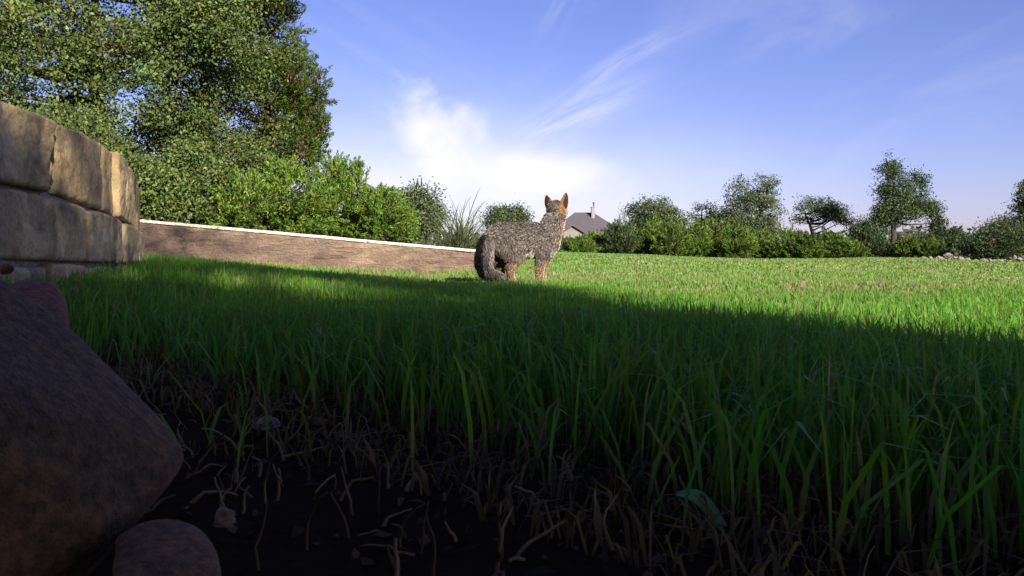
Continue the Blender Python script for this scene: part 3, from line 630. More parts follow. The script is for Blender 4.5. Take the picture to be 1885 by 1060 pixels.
# unseen shrub added over the camera to darken the near soil and grass
def shade_shrub():
    global R; R = np.random.default_rng(1416)
    t = thing('shrub', 'unseen leafy shrub added over the soil bed to shade the foreground', 'shrub', (-.1, -.55, -.02)); loc = np.array(t.location)
    n0 = 3600; d = R.normal(size=(n0, 3)); d /= np.linalg.norm(d, axis=1, keepdims=True); C = np.array([0, -.32, .72]) + d * (R.random(n0) ** .4)[:, None] * [1.75, .85, .36]
    C = C[(C[:, 2] > .42 + .35 * np.clip(C[:, 1], 0, 1)) & (C[:, 1] < .50)]; idx = np.repeat(np.arange(len(C)), 22); n = len(idx)
    p = C[idx] + R.normal(0, .035, (n, 3)); V, Fc, c = leaves(p, R.normal(size=(n, 3)), .034, .02, OAK * (.7 + .6 * R.random(n))[:, None]); obj('foliage', mesh_np('foliage', shift(V, loc), Fc, M_LEAF, c), t)
    tubes = []; tt = np.linspace(0, 1, 7)[:, None]
    for i in range(0, len(C), 30):
        a = loc + [R.normal(0, .04), R.normal(0, .03), -.03]; tubes.append(tube(a + (C[i] - a) * tt + np.sin(tt * np.pi) * [0, -.05, .06], .008 - .006 * tt[:, 0], 5))
    V, Fc = join(tubes); obj('stem', mesh_np('stem', shift(V, loc), Fc, M_BARK, None, True), t)
shade_shrub()

# long-bladed clump beside the fox
def blade_mesh(name, Ln, w, droop, mat, seed, col, segs=7, k=.0):
    r = np.random.default_rng(seed); t = np.linspace(0, 1, segs); y = np.zeros(segs)
    ang = np.pi / 2 - droop * t ** 1.6; dx = np.cos(ang); dz = np.sin(ang)
    px = np.r_[0, np.cumsum(dx[:-1])] * Ln / (segs - 1); pz = np.r_[0, np.cumsum(dz[:-1])] * Ln / (segs - 1); ww = w * (1 - t ** 2.2) * .5 + .0006
    V = np.concatenate([np.stack([px, y - ww, pz], 1), np.stack([px - .25 * ww, y * 0, pz - .0], 1), np.stack([px, y + ww, pz], 1)])
    Fc = []
    for i in range(segs - 1):
        Fc += [(i, i + 1, segs + i + 1, segs + i), (segs + i, segs + i + 1, 2 * segs + i + 1, 2 * segs + i)]
    return mesh_np(name, V, Fc, mat, np.tile(col, (len(V), 1)), True)
def bladed_clump(label, u, Y, n, Ln, w, name='sotol_clump', droops=(.2, 1.5), z=None, spread=.25, pal=np.array([.115, .15, .065])):
    x = X(u, Y); z = g1(x, Y) if z is None else z
    t = thing(name, label, 'plant', (x, Y, z))
    ms = [blade_mesh('leaf', Ln * (.7 + .4 * R.random()), w, droops[0] + (droops[1] - droops[0]) * R.random(), M_GRASS, k, pal * R.uniform(.7, 1.25) * [R.uniform(.9, 1.15), 1, 1]) for k in range(16)]
    for i in range(n):
        o = obj('leaf', ms[R.integers(len(ms))], t); o.rotation_euler = (R.normal(0, .12), abs(R.normal(spread, .36)), R.uniform(0, 2 * math.pi)); s = R.uniform(.6, 1.15); o.scale = (s, s, s)
        o.location = (R.normal(0, .05), R.normal(0, .05), -.01)
    return t
bladed_clump('arching long bladed pale green clump growing at the low wall end', 848, 9.2, 330, .68, .011, z=.22, spread=.85, pal=np.array([.19, .225, .115]))
bladed_clump('two thin grass blades arching over the low wall under the oaks', 385, 7.95, 4, .17, .008, name='grass_sprig', z=WZ[2] - .05, droops=(.6, 1.4))
bladed_clump('sprig of thin blades on the low wall near its left end', 318, 7.95, 3, .14, .008, name='grass_sprig', z=float(np.interp(X(318, 7.9), WX, WZ)) - .05, droops=(.3, 1.0))

# ------------------------------------------------------------------ stones
def hull_rock(name, label, pts, mat, group=None, voxel=.006, smooth=14, rough=.006, sc=14, cat='rock', seed=1):
    P = np.array([(X(u, Y), Y, Z(v, Y)) for u, v, Y in pts]); c = P.mean(0); c[2] = P[:, 2].min()
    bm = bmesh.new()
    for p in P: bm.verts.new(p - c)
    r = bmesh.ops.convex_hull(bm, input=bm.verts); bmesh.ops.delete(bm, geom=[g for g in r['geom_interior'] if isinstance(g, bmesh.types.BMVert)], context='VERTS')
    bmesh.ops.recalc_face_normals(bm, faces=bm.faces[:]); me = bm_mesh(name, bm)
    me = evaluated(me, [('REMESH', dict(mode='VOXEL', voxel_size=voxel, use_smooth_shade=True)), ('SMOOTH', dict(factor=.5, iterations=smooth))])
    V = verts_of(me); nn = np.empty(len(V) * 3, np.float32); me.vertices.foreach_get('normal', nn); nn = nn.reshape(-1, 3)
    V = V + nn * ((fbm(V + seed, sc, 5, seed) - .5) * 2 * rough)[:, None]; set_verts(me, V)
    for p in me.polygons: p.use_smooth = True
    me.materials.clear(); me.materials.append(mat); o = obj(name, me); o.location = c; return tag(o, label, cat, group)
big = [(-190, 560, .56), (-60, 505, .60), (5, 508, .60), (95, 572, .60), (200, 672, .58), (292, 760, .57), (346, 830, .56), (340, 872, .545), (262, 945, .51), (190, 985, .48), (60, 1080, .45), (-150, 1120, .43),
       (-190, 1160, .60), (0, 1060, .62), (120, 1000, .64), (260, 880, .66), (300, 820, .67), (150, 660, .70), (0, 540, .72), (-160, 560, .72), (-150, 700, .43), (60, 760, .485), (-100, 1150, .62), (40, 1180, .50)]
hull_rock('boulder', 'large purplish brown boulder leaning over the bare soil bed', big, M_BOULDER, None, .0045, 26, .004, 16, seed=2)
hull_rock('boulder', 'rounded reddish brown rock tucked behind the large boulder', [(15, 520, .92), (60, 508, .95), (105, 522, .95), (128, 560, .93), (118, 592, .90), (60, 610, .86), (0, 640, .86), (20, 600, 1.1), (60, 515, 1.05), (110, 560, 1.05), (20, 760, .95), (90, 700, .95), (-30, 720, .86), (135, 690, .96), (20, 700, 1.16), (115, 690, 1.12), (-20, 640, 1.1)], M_BROWNROCK, None, .004, 20, .003, 20, seed=3)
hull_rock('boulder', 'low rounded rock on the soil under the large boulder tip', [(205, 985, .46), (250, 962, .47), (310, 950, .48), (365, 962, .475), (400, 1000, .46), (415, 1060, .44), (400, 1130, .42), (230, 1130, .40), (190, 1080, .41), (300, 965, .52), (390, 1010, .50), (230, 1000, .50), (300, 1200, .46)], M_BROWNROCK, None, .0035, 20, .002, 26, seed=4)
def chip(label, u, v, ru, rv, Y, mat, seed, name='stone', cat='stone', group=None):
    r = np.random.default_rng(seed); pts = []
    for k in range(9):
        a = k / 9 * 2 * math.pi + r.uniform(-.3, .3); s = r.uniform(.72, 1.15); pts.append((u + math.cos(a) * ru * s, v + math.sin(a) * rv * s, Y + r.uniform(-.5, .5) * ru / F * Y))
    return hull_rock(name, label, pts, mat, group, max(.0012, ru / F * Y * .09), 3, ru / F * Y * .03, 2.2 / (ru / F * Y * .5), cat, seed)
chip('flat pale angular stone lying in the dark soil among dry stems', 491, 781, 27, 17, .99, M_PALE, 5)
chip('pointed pale stone standing beside the low rounded rock', 413, 952, 27, 26, .60, M_PALE, 6)
chip('small white pebble beside the rounded reddish brown rock', 137, 536, 12, 9, 1.9, M_PALE, 7)
chip('thin flat slab of stone half buried behind dry stems', 575, 775, 34, 10, 1.02, M_BROWNROCK, 8)
chip('flat white stone in the grass at the foot of the low wall', 795, 514, 20, 4, 7.2, M_PALE, 9)
chip('small white stone lying in the shaded grass left of the fox', 848, 531, 7, 4, 5.0, M_PALE, 10)
chip('dark stone at the foot of the block wall behind the boulders', 12, 497, 18, 13, 1.7, M_BROWNROCK, 11)
# rubble bank at the far right
def rubble():
    global R; R = np.random.default_rng(1110)
    ms = []
    for k in range(7):
        r = np.random.default_rng(100 + k); bm = bmesh.new()
        for _ in range(14):
            d = r.normal(size=3); d /= np.linalg.norm(d); bm.verts.new(d * [1, .8, .6] * r.uniform(.8, 1.1))
        g = bmesh.ops.convex_hull(bm, input=bm.verts); bmesh.ops.delete(bm, geom=[q for q in g['geom_interior'] if isinstance(q, bmesh.types.BMVert)], context='VERTS')
        bmesh.ops.recalc_face_normals(bm, faces=bm.faces[:]); ms.append(bm_mesh('rubble_stone', bm, M_RUBBLE))
    for i in range(190):
        u = 1655 + 290 * R.random(); Y = R.uniform(24.6, 26.6) if u > 1740 else R.uniform(26, 28); x = X(u, Y)
        s = R.uniform(.03, .115) * (1.15 if u > 1690 else .8); o = obj('rubble_stone', ms[R.integers(7)]); z = g1(x, Y)
        up = max(0, 1 - abs(u - 1745) / 40) * R.random() * .16 + max(0, (u - 1800) / 120) * R.random() * .22
        o.location = (x, Y, z + s * .25 + up); o.scale = (s, s, s); o.rotation_euler = tuple(R.uniform(-.5, .5, 2)) + (R.uniform(0, 6),)
        lab, grp = (('small pinkish grey rubble stone in the thin row beside the small bush', 'rubble stones beside the small bush') if u < 1725 else ('pinkish grey limestone rubble stone in the heap left of the dark spreading shrub', 'rubble stones heaped before the shrub') if u < 1790 else ('pinkish grey limestone rubble stone at the foot of the dark spreading shrub', 'rubble stones below the dark shrub'))
        tag(o, lab, 'stone', grp)
rubble()

# ------------------------------------------------------------------ grass
def blades(x, y, h, w, lean, col, z=None, segs=2):
    n = len(x); z = gz(x, y) if z is None else z; yaw = R.uniform(0, np.pi, n); la = R.uniform(0, 2 * np.pi, n)
    B = np.stack([x, y, z - .004], 1); S = np.stack([np.cos(yaw), np.sin(yaw), 0 * yaw], 1) * w[:, None] * .5
    Ld = np.stack([np.cos(la), np.sin(la), 0 * la], 1) * (lean * h)[:, None]; up = np.zeros((n, 3)); up[:, 2] = 1
    if segs == 2:
        Mi = B + Ld * .30 + up * (h * .58)[:, None]; T = B + Ld + up * (h * (1 - .3 * lean))[:, None]
        V = np.stack([B - S * .8, B + S * .8, Mi - S, Mi + S, T], 1).reshape(-1, 3); o = np.arange(n)[:, None] * 5
        Fc = np.concatenate([o + [0, 1, 3], o + [0, 3, 2], o + [2, 3, 4]]); k = np.array([.62, .62, 1.0, 1.0, 1.12])
    else:
        M1 = B + Ld * .12 + up * (h * .36)[:, None]; M2 = B + Ld * .48 + up * (h * .72)[:, None]; T = B + Ld * 1.1 + up * (h * (1 - .35 * lean))[:, None]
        V = np.stack([B - S * .8, B + S * .8, M1 - S, M1 + S, M2 - S * .8, M2 + S * .8, T], 1).reshape(-1, 3); o = np.arange(n)[:, None] * 7
        Fc = np.concatenate([o + [0, 1, 3], o + [0, 3, 2], o + [2, 3, 5], o + [2, 5, 4], o + [4, 5, 6]]); k = np.array([.62, .62, .9, .9, 1.05, 1.05, 1.12])
    cc = col[:, None, :] * np.ones((1, len(k), 1)); foot = (R.random(n) < .5)[:, None] * (h > .06)[:, None]; cc[:, :2] = np.where(foot[:, :, None], np.array([.17, .13, .06]), cc[:, :2]); return V, Fc, cc.reshape(-1, 3)
def lawn_ok(x, y):
    wy = np.interp(x, WX, WALL_Y); ok = ~((x < WX[-1] + .02) & (y > wy - .03) & (x < -.15) & (y < 24))
    s_i = np.interp(y, BQ[:, 1], BQ[:, 0]); ok &= ~((y < 4.9) & (x < s_i + .07))
    ok &= ~((x < 0) & (y >= 24) & (x < -.5)); return ok
def grass_col(x, y, n, dry_amt=1.0):
    base = np.array([.125, .285, .036]); c = base * (.70 + .6 * R.random(n))[:, None] * np.stack([1 + .22 * R.normal(size=n), np.ones(n), 1 + .3 * R.normal(size=n)], 1).clip(.5, 1.7)
    pn = n2d(x, y, .9, 11) * .6 + n2d(x, y, 4, 12) * .4
    patch = sst(pn, .50, .72) * dry_amt; lawn = np.exp(-((x - 1.4) / 1.7) ** 2 - ((y - 5.6) / 1.5) ** 2) * sst(pn, .35, .6)
    pr = .03 + .24 * patch + .40 * lawn; dry = R.random(n) < pr
    c[dry] = np.array([.30, .28, .12]) * (.6 + .6 * R.random(dry.sum()))[:, None]
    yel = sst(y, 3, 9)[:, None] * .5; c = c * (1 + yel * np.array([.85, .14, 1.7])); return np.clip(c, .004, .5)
def grass_zone(y0, y1, dens, seed, segs=2, wmul=1.0):
    side = lambda y: .66 * y + .7
    area = (side(y0) + side(y1)) * (y1 - y0); n = int(area * dens)
    y = y0 + (y1 - y0) * R.random(n * 2); x = (R.random(n * 2) * 2 - 1) * side(y1); ok = np.abs(x) < side(y); x, y = x[ok][:n], y[ok][:n]
    e = edge_y(x); pr = sst(y, e - .32, e + .35); clump = sst(n2d(x, y, 16, 31), .25, .6); near = 1 - sst(y, 1.4, 2.6)
    keep = lawn_ok(x, y) & (R.random(len(x)) < pr * (1 - near * .6 * (1 - clump)) + .02 * clump * (y > .8))
    x, y = x[keep], y[keep]; n = len(x); e = edge_y(x)
    fringe = 1 - sst(y, 1.2, 2.7); left = sst(-x, .35, 1.1) * (1 - sst(y, 4.5, 6.5))
    hh = .042 + .050 * fringe + .035 * left * (1 - .5 * fringe); hh = hh * (.62 + .7 * R.random(n)) * (.8 + .4 * n2d(x, y, 2.5, 9))
    hh *= 1 + .5 * (1 - sst(np.abs(y - np.interp(x, WX, WALL_Y)), .02, .16)) * (x < -.2)
    w = (.0030 + .0020 * R.random(n)) * wmul; lean = np.abs(R.normal(.22 + .12 * fringe, .26 + .12 * fringe, n)).clip(0, 1.2)
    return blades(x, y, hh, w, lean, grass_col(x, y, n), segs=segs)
def build_grass():
    global R; R = np.random.default_rng(1641)
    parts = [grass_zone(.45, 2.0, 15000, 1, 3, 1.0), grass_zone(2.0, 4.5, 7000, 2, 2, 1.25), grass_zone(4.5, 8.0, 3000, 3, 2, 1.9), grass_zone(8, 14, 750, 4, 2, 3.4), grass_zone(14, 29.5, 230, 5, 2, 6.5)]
    n = 14000; x = R.uniform(-1.6, 1.8, n); y = edge_y(x) - .35 + 1.3 * R.random(n) ** 1.4; ok = lawn_ok(x, y) & (y > .5); x, y = x[ok], y[ok]; n = len(x)   # thatch
    parts.append(blades(x, y, R.uniform(.018, .055, n), R.uniform(.002, .0042, n), R.uniform(.3, 1.3, n), np.array([.20, .145, .065]) * R.uniform(.3, 1.2, n)[:, None]))
    off = 0; Vs, Fs, Cs = [], [], []
    for V, Fc, c in parts: Vs.append(V); Fs.append(Fc + off); Cs.append(c); off += len(V)
    o = obj('grass', mesh_np('grass', np.concatenate(Vs), np.concatenate(Fs), M_GRASS, np.concatenate(Cs))); tag(o, 'green lawn grass growing longer at the soil edge', 'grass', kind='stuff')
build_grass()
def dry_stems():
    global R; R = np.random.default_rng(1460)
    """bleached, kinked runners and stubble of the bed in front of the turf"""
    tubes = []; cols = []
    spots = [(395, 800, 26, .9), (640, 690, 22, 1.2), (420, 840, 16, .8), (560, 720, 10, 1.1), (330, 700, 12, 1.25), (690, 850, 8, .8), (880, 780, 14, .95), (960, 800, 10, .92), (1000, 880, 10, .72), (1180, 880, 12, .72), (1270, 860, 6, .75),
             (1450, 830, 12, .85), (1460, 900, 14, .7), (1440, 940, 16, .65), (760, 960, 10, .62), (870, 970, 10, .6), (1580, 880, 8, .75), (1640, 730, 8, 1.1), (240, 640, 12, 1.6), (300, 620, 10, 1.7), (1720, 900, 8, .7), (1230, 690, 6, 1.2), (600, 800, 6, .92), (480, 900, 6, .72)]
    def stem(x, y, z, L, az, tilt, r):
        n = 7; p = [np.array([x, y, z])]; d = np.array([math.cos(az) * math.sin(tilt), math.sin(az) * math.sin(tilt), math.cos(tilt)])
        for i in range(n - 1):
            d = d + R.normal(0, .16, 3) + (R.normal(0, .6, 3) if R.random() < .18 else 0); d[2] -= .05; d /= np.linalg.norm(d); q = p[-1] + d * L / n; q[2] = max(q[2], g1(q[0], q[1]) + .002); p.append(q)
        tubes.append(tube(p, r * (1 - .55 * np.linspace(0, 1, n)), 4)); cols.append((np.array([.27, .20, .10]) * R.uniform(.25, 1.15) * [1, R.uniform(.85, 1.1), R.uniform(.7, 1.1)], n * 4))
    for u, v, n, Y in spots:
        x0 = X(u, Y)
        for _ in range(n):
            x, y = x0 + R.normal(0, .035), Y + R.normal(0, .05); stem(x, y, g1(x, y), R.uniform(.02, .065), R.uniform(0, 6.28), abs(R.normal(.5, .45)), R.uniform(.0009, .0022))
    for _ in range(420):
        x = R.uniform(-1.1, 1.0); y = R.uniform(.5, 1) * (edge_y(x) + .35)
        stem(x, y, g1(x, y), R.uniform(.015, .05), R.uniform(0, 6.28), R.uniform(.2, 1.6), R.uniform(.0005, .0014))
    V, Fc = join(tubes); c = np.concatenate([np.tile(a, (k, 1)) for a, k in cols]); o = obj('dry_grass', mesh_np('dry_grass', V, Fc, M_STRAW, c)); tag(o, 'bleached dry grass stems over the dark soil', 'grass', kind='stuff')
    n = 2600; x = R.uniform(-1.1, 1.1, n); y = R.uniform(.42, 1.0, n) * (edge_y(x) + .3); p = np.stack([x, y, gz(x, y) + .003], 1)
    D = R.normal(0, 1, (n, 3)) * [1, 1, .25]; col = np.array([.11, .08, .055]) * (.25 + .9 * R.random(n) ** 2)[:, None]
    V, Fc, c = leaves(p, D, .006 + .02 * R.random(n) ** 2, .004 + .009 * R.random(n) ** 2, col); o = obj('leaf_litter', mesh_np('leaf_litter', V, Fc, M_STRAW, c)); tag(o, 'dark leaf litter on the soil', 'leaf litter', kind='stuff')
dry_stems()
def fallen_leaf():
    Y = .70; n = 12; t = np.linspace(0, 1, n); Ln = .05; w = .011 * np.sin(np.pi * np.clip(t * .9 + .08, 0, 1)) ** .8
    px = t * Ln; pz = .022 - .018 * t + .006 * np.sin(t * 5); rows = [np.stack([px, s * w, pz + abs(s) * w * .35], 1) for s in (-1, -.5, 0, .5, 1)]
    V = np.concatenate(rows + [r - [0, 0, .0006] for r in rows]); Fc = []
    for k in (0, 5):
        for r in range(4):
            for i in range(n - 1): a = (k + r) * n + i; Fc.append((a, a + 1, a + n + 1, a + n))
    me = mesh_np('leaf', V, Fc, M_GREENLEAF, None, True); o = obj('broad_leaf', me); x = X(1240, Y); o.location = (x, Y, g1(x, Y) + .004); o.rotation_euler = (.2, .15, -.45)
    tag(o, 'broad green leaf lying on the dark soil among dry stems', 'leaf')
fallen_leaf()

# ------------------------------------------------------------------ the fox
def fox():
    global R; R = np.random.default_rng(807)
    Y0, TH, UC = 5.75, math.radians(33), 960; X0 = X(UC, Y0); f0 = Y0 / F
    Fw = np.array([math.cos(TH), math.sin(TH), 0]); Rt = np.array([math.sin(TH), -math.cos(TH), 0]); UP = np.array([0, 0, 1.])
    G = lambda p: g1(p[0], p[1])
    def pt(u, v, w):
        w = w * f0; y = Y0
        for _ in range(4):
            s = (X(u, y) - X0 - w * Rt[0]) / Fw[0]; y = Y0 + s * Fw[1] + w * Rt[1]
        return np.array([X(u, y), y, Z(v, y)])
    ico = bmesh.new(); bmesh.ops.create_icosphere(ico, subdivisions=2, radius=1); IV = np.array([v.co[:] for v in ico.verts]); IF = np.array([[v.index for v in f.verts] for f in ico.faces]); ico.free()
    ell = []                                    # centre, axes matrix (rows), tag
    def chain(tagn, pts, ax=None):
        for (a, b) in zip(pts[:-1], pts[1:]):
            n = max(2, int(np.linalg.norm(b[0] - a[0]) / (.32 * min(a[1], b[1]))) + 1)
            for t in np.linspace(0, 1, n):
                r = a[1] + (b[1] - a[1]) * t; ls = a[2] + (b[2] - a[2]) * t; A_ = ax if ax is not None else (Fw, Rt, UP)
                ell.append((a[0] + (b[0] - a[0]) * t, np.array([A_[0] * r, A_[1] * r * ls, A_[2] * r]), tagn))
    def C(tagn, nodes):
        out = []
        for u, v, w, r, ls in nodes:
            p = pt(u, v if v else 500, w)
            if v is None: p[2] = G(p) + r * f0 * .8
            out.append((p, r * f0, ls))
        chain(tagn, out)
    C('torso', [(911, 443, 0, 24, .80), (920, 441, 0, 30, .78), (940, 442, 0, 32, .76), (962, 443, 0, 33, .72), (984, 442, 0, 33, .72), (1000, 443, 0, 31, .74), (1007, 446, 0, 26, .74)])
    C('neck', [(1006, 440, 0, 27, .78), (1013, 424, 0, 24, .80), (1019, 409, 0, 20.5, .88), (1023, 397, 0, 18.5, .95), (1024.5, 388, 0, 17, 1)])
    C('chest', [(1010, 436, 0, 24, .7), (1005, 450, 0, 24, .66), (1001, 462, 0, 17, .66)])
    # head looks away over the lawn, turned slightly right
    ha = math.radians(66); Hf = np.array([math.cos(ha), math.sin(ha), 0]); Hr = np.array([math.sin(ha), -math.cos(ha), 0]); hc = pt(1024.5, 384.5, 0)
    chain('head', [(hc - Hf * .012, .058, 1.12), (hc + Hf * .03 - UP * .004, .052, 1.1)], (Hf, Hr, UP))
    chain('cheek', [(hc + Hf * .03 + Hr * .030 - UP * .022, .036, 1), (hc + Hf * .045 + Hr * .022 - UP * .024, .030, 1)], (Hf, Hr, UP)); chain('cheek', [(hc + Hf * .03 - Hr * .030 - UP * .022, .036, 1), (hc + Hf * .045 - Hr * .022 - UP * .024, .030, 1)], (Hf, Hr, UP))
    chain('muzzle', [(hc + Hf * .06 - UP * .012, .034, .95), (hc + Hf * .10 - UP * .022, .022, .95), (hc + Hf * .145 - UP * .028, .013, 1)], (Hf, Hr, UP))
    nose_p = hc + Hf * .157 - UP * .026
    for sgn, tipu, tipv, bu, bv in ((-1, 1004.5, 358.5, 1013, 378), (1, 1041, 355, 1035.5, 379)):
        tip = hc + Hr * ((tipu - 1024.5) * f0 / Hr[0]) + UP * ((384.5 - tipv) * f0) + Hf * .012; bs = hc + Hr * ((bu - 1024.5) * f0 / Hr[0]) + UP * ((384.5 - bv) * f0) + Hf * .0
        up = tip - bs; ln = np.linalg.norm(up); up /= ln; lat = Hr - up * Hr.dot(up); lat /= np.linalg.norm(lat); th = np.cross(lat, up)
        for t in np.linspace(0, 1, 16):
            wd = .031 * (1 - t) ** .72 * (1 + .25 * t) + .0055; ell.append((bs + up * ln * t * .97 + lat * sgn * .004 * math.sin(t * 3), np.array([lat * wd, th * (.011 * (1 - t) + .0062), up * (.010)]), 'ear'))
    C('hind', [(927, 448, 12, 24, .55), (938, 460, 15, 21, .55), (950, 474, 15, 14, .7), (944, 485, 14, 10.5, .8), (938, 494, 14, 7.6, 1), (940, 505, 14, 6.6, 1), (943, None, 14, 6.8, 1), (951, None, 14, 5.6, 1.2)])
    C('hind', [(917, 450, -12, 22, .5), (924, 464, -14, 19, .5), (932, 476, -15, 13, .7), (926, 486, -15, 9.5, .8), (920, 494, -15, 7.2, 1), (923, 503, -15, 6.4, 1), (927, None, -15, 6.6, 1), (935, None, -15, 5.4, 1.2)])
    C('fore', [(1000, 450, 12, 20, .5), (998, 464, 13, 16, .6), (996, 477, 12, 10.5, .85), (994, 488, 11, 8.3, 1), (993, 500, 11, 7.2, 1), (993.5, None, 11, 6.8, 1), (1000, None, 11, 5.6, 1.2)])
    C('fore', [(1005, 452, -10, 18, .5), (1004, 466, -12, 14, .6), (1002, 478, -12, 9.5, .85), (1000, 488, -11, 8, 1), (998, 499, -11, 7, 1), (998, None, -11, 6.6, 1), (1004, None, -11, 5.4, 1.2)])
    C('tail', [(906, 432, 0, 8, 1), (899, 442, 3, 11.5, 1), (894, 455, 6, 13.2, 1), (891, 470, 8, 13.6, 1), (890, 484, 10, 13.2, 1), (893, 496, 12, 12, 1), (901, 504.5, 15, 10.2, 1), (911, 508, 18, 8.2, 1), (919, 509.5, 20, 5.5, 1)])
    cs = np.array([e[0] for e in ell]); Ms = [e[1] for e in ell]; tags = np.array([e[2] for e in ell])
    V, Fc = join([(e[0] + IV @ e[1], IF) for e in ell])
    me = mesh_np('body', V, Fc); me = evaluated(me, [('REMESH', dict(mode='VOXEL', voxel_size=.0048, use_smooth_shade=True)), ('SMOOTH', dict(factor=.5, iterations=5))])
    base = pt(958, 517, 0); base[2] = G(base)
    t = thing('fox', 'grey fox standing in the grass with its back turned and bushy dark tail hanging', 'fox', base)
    V = verts_of(me); nn = np.empty(len(V) * 3, np.float32); me.vertices.foreach_get('normal', nn); nn = nn.reshape(-1, 3).astype(float)
    inv = np.array([np.linalg.inv(m_) for m_ in Ms])
    def paint(P, Nn):
        best = np.full(len(P), 1e9); bi = np.zeros(len(P), int)
        for k in range(len(cs)):
            d = np.linalg.norm((P - cs[k]) @ inv[k], axis=1); d = d - (0.25 if tags[k] == 'ear' else 0); q = d < best; best[q] = d[q]; bi[q] = k
        tg = tags[bi]; c = np.tile([.16, .14, .125], (len(P), 1)); fl = np.zeros((len(P), 3)); ln = np.full(len(P), .020)
        z0 = base[2]; hgt = P[:, 2] - z0; fwd = (P - base) @ Fw; lat = Nn @ Rt
        back = np.array([.118, .104, .094]); buff = np.array([.34, .25, .16]); ruf = np.array([.25, .165, .095]); white = np.array([.62, .58, .52]); org = np.array([.32, .17, .075]); blk = np.array([.008, .007, .0065])
        def mixm(mask, colr, k): c[mask] = c[mask] + (colr - c[mask]) * np.asarray(k)[..., None]
        tor = np.isin(tg, ['torso', 'chest']); c[tor] = back * 1.0
        mixm(tor, buff, (1 - sst(hgt[tor], .155, .215)) * .75)
        mixm(tor, white, sst(-Nn[tor, 2], .45, .9) * .6); mixm(tor, blk, sst(Nn[tor, 2], .75, 1.0) * .18)
        frontish = sst(Nn @ np.array([.80, .60, -.05]), .50, .85)
        mixm(tor & (fwd > .05), white, (frontish * .95)[tor & (fwd > .05)])
        nk = tg == 'neck'; c[nk] = back * 1.12; side = sst(Nn @ np.array([.97, .1, 0]), .55, .95); mixm(nk, org, side[nk] * .5)
        mixm(nk, white, frontish[nk] * .98)
        hd = tg == 'head'; c[hd] = back * 1.05; mixm(hd, org, sst(np.abs((P[hd] - hc) @ Hr), .028, .05) * .8)
        hb = hd & ((P - hc) @ UP < -.015); mixm(hb, ruf, np.full(hb.sum(), .4))
        ck = tg == 'cheek'; c[ck] = white * .9; ckk = ck & (Nn @ Hf < -.1); mixm(ckk, org, np.full(ckk.sum(), .85))
        mz = tg == 'muzzle'; c[mz] = buff; mixm(mz, white, sst(-Nn[mz, 2], 0, .6)); mixm(mz, blk, sst((P[mz] - hc) @ Hf, .125, .15))
        er = tg == 'ear'; c[er] = org * 1.05; eh = ((P - hc) @ UP); mixm(er, blk, sst(eh[er], .075, .115) * .55); el_ = (P - hc) @ Hr; edge_ = np.where(el_ > 0, el_ - .044 - .30 * np.clip(eh - .03, 0, 1), -el_ - .034 - .35 * np.clip(eh - .03, 0, 1)); mixm(er, blk, sst(edge_[er], -.004, .008) * .85); efr = er & (Nn @ Hf > .2); c[efr] = white * .75  # dark outer ear rims; on the left ear this paints in its shaded side
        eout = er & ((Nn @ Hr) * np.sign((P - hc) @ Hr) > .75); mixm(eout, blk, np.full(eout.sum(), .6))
        hi = tg == 'hind'; c[hi] = back * 1.05; mixm(hi, ruf, (1 - sst(hgt[hi], .13, .215)) * .62); mixm(hi, buff * 1.35, sst(Nn[hi] @ Fw, .2, .8) * (1 - sst(hgt[hi], .1, .17)) * .8)
        mixm(hi, ruf * .55, sst(-Nn[hi] @ Fw, .3, .9) * sst(hgt[hi], .03, .08) * (1 - sst(hgt[hi], .19, .24)) * .75)
        fo = tg == 'fore'; c[fo] = back * 1.05; mixm(fo, ruf * 1.05, (1 - sst(hgt[fo], .13, .19)) * .75); mixm(fo, white, sst(Nn[fo] @ Fw, .5, .9) * (1 - sst(hgt[fo], .12, .2)) * .7)
        tl = tg == 'tail'; c[tl] = np.array([.145, .125, .112]); td = Nn @ np.array([-.92, -.35, .0]); mixm(tl, blk, sst(td[tl], .30, .55) * .97); mixm(tl, np.array([.40, .35, .30]), sst(Nn[tl, 0], .5, .9) * .6); tt_ = tl & (hgt < .055); mixm(tt_, blk, sst(-Nn[tt_, 2], -.2, .3) * .6)
        # fur lie: backwards and down on the trunk, down on legs and tail, up on the ears
        fl[:] = -Fw * .8 + [0, 0, -.45]; fl[nk] = [-.25, -.25, -.9]; fl[hi | fo] = [0, 0, -1]; fl[tl] = [.05, -.02, -1]; fl[er] = [0, 0, 1]; fl[hd | ck] = -Hf * .6 + np.array([0, 0, -.5])
        low = tl & (hgt < .075); fl[low] = [.9, 0, -.3]
        ln[hi | fo] = .010 + .012 * sst(hgt[hi | fo], .06, .18); ln[tl] = .034; ln[er] = .007; ln[hd] = .013; ln[ck] = .020; ln[mz] = .005; ln[nk] = .026
        return c, fl, ln, tg
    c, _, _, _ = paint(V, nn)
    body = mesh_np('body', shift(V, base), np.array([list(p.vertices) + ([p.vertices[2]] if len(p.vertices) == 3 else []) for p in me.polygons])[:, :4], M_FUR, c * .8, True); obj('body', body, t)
    # fur strands
    me.calc_loop_triangles(); tri = np.array([lt.vertices[:] for lt in me.loop_triangles]); ar = np.linalg.norm(np.cross(V[tri[:, 1]] - V[tri[:, 0]], V[tri[:, 2]] - V[tri[:, 0]]), axis=1)
    n = 80000; k = R.choice(len(tri), n, p=ar / ar.sum()); r1 = np.sqrt(R.random(n)); r2 = R.random(n); wt = np.stack([1 - r1, r1 * (1 - r2), r1 * r2], 1)
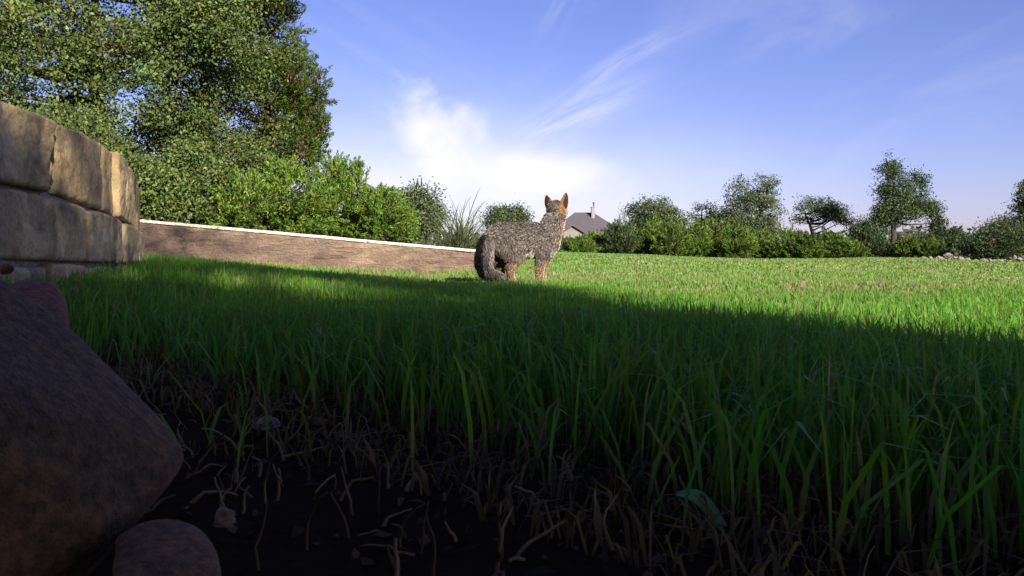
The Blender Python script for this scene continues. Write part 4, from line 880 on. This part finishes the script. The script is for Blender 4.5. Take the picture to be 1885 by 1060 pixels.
    P = (V[tri[k]] * wt[:, :, None]).sum(1); Nn = (nn[tri[k]] * wt[:, :, None]).sum(1); Nn /= np.linalg.norm(Nn, axis=1, keepdims=True)
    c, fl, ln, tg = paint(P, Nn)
    fl = fl - Nn * (fl * Nn).sum(1, keepdims=True); fl /= np.linalg.norm(fl, axis=1, keepdims=True) + 1e-6
    D = fl + Nn * .24 + R.normal(0, .15, (n, 3)); D /= np.linalg.norm(D, axis=1, keepdims=True); ln = ln * R.uniform(.65, 1.3, n)
    # grizzle: clusters of dark- and light-tipped hairs
    cl = vnoise(P, 110, 3) * .5 + R.random(n) * .5; gr = np.isin(tg, ['torso', 'neck', 'chest', 'hind', 'head', 'tail', 'fore']); amt = np.where(np.isin(tg, ['torso', 'neck']), 1.0, .6) * gr
    mul = 1 + amt * (np.clip((cl - .5) * 4.2, -.85, 1.35)); c = c * mul[:, None]
    S = np.cross(D, R.normal(size=(n, 3))); S /= np.linalg.norm(S, axis=1, keepdims=True); wd = np.where(tg == 'ear', .0011, .0019)[:, None]
    A0, A1, T = P - S * wd - Nn * .002, P + S * wd - Nn * .002, P + D * ln[:, None]; mid = (P + T) / 2 + Nn * (ln * .12)[:, None]
    VV = np.stack([A0, A1, mid - S * wd * .8, mid + S * wd * .8, T], 1).reshape(-1, 3); o = np.arange(n)[:, None] * 5
    FF = np.concatenate([o + [0, 1, 3], o + [0, 3, 2], o + [2, 3, 4]]); cc = np.clip(c[:, None] * np.array([.75, .75, 1, 1, 1.1])[None, :, None], .004, .8).reshape(-1, 3)
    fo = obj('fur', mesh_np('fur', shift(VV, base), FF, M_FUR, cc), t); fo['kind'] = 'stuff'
    def ball(name, p, sc, mat):
        bm = bmesh.new(); bmesh.ops.create_icosphere(bm, subdivisions=3, radius=1); me = bm_mesh(name, bm, mat, True); q = verts_of(me) @ sc; set_verts(me, q + p - base); obj(name, me, t)
    for s in (-1, 1): ball('eye', hc + Hf * .052 + Hr * s * .030 + UP * .008, np.diag([.008, .008, .008]), M_DARK)
    ball('nose', nose_p, np.diag([.009, .008, .007]), M_DARK)
fox()
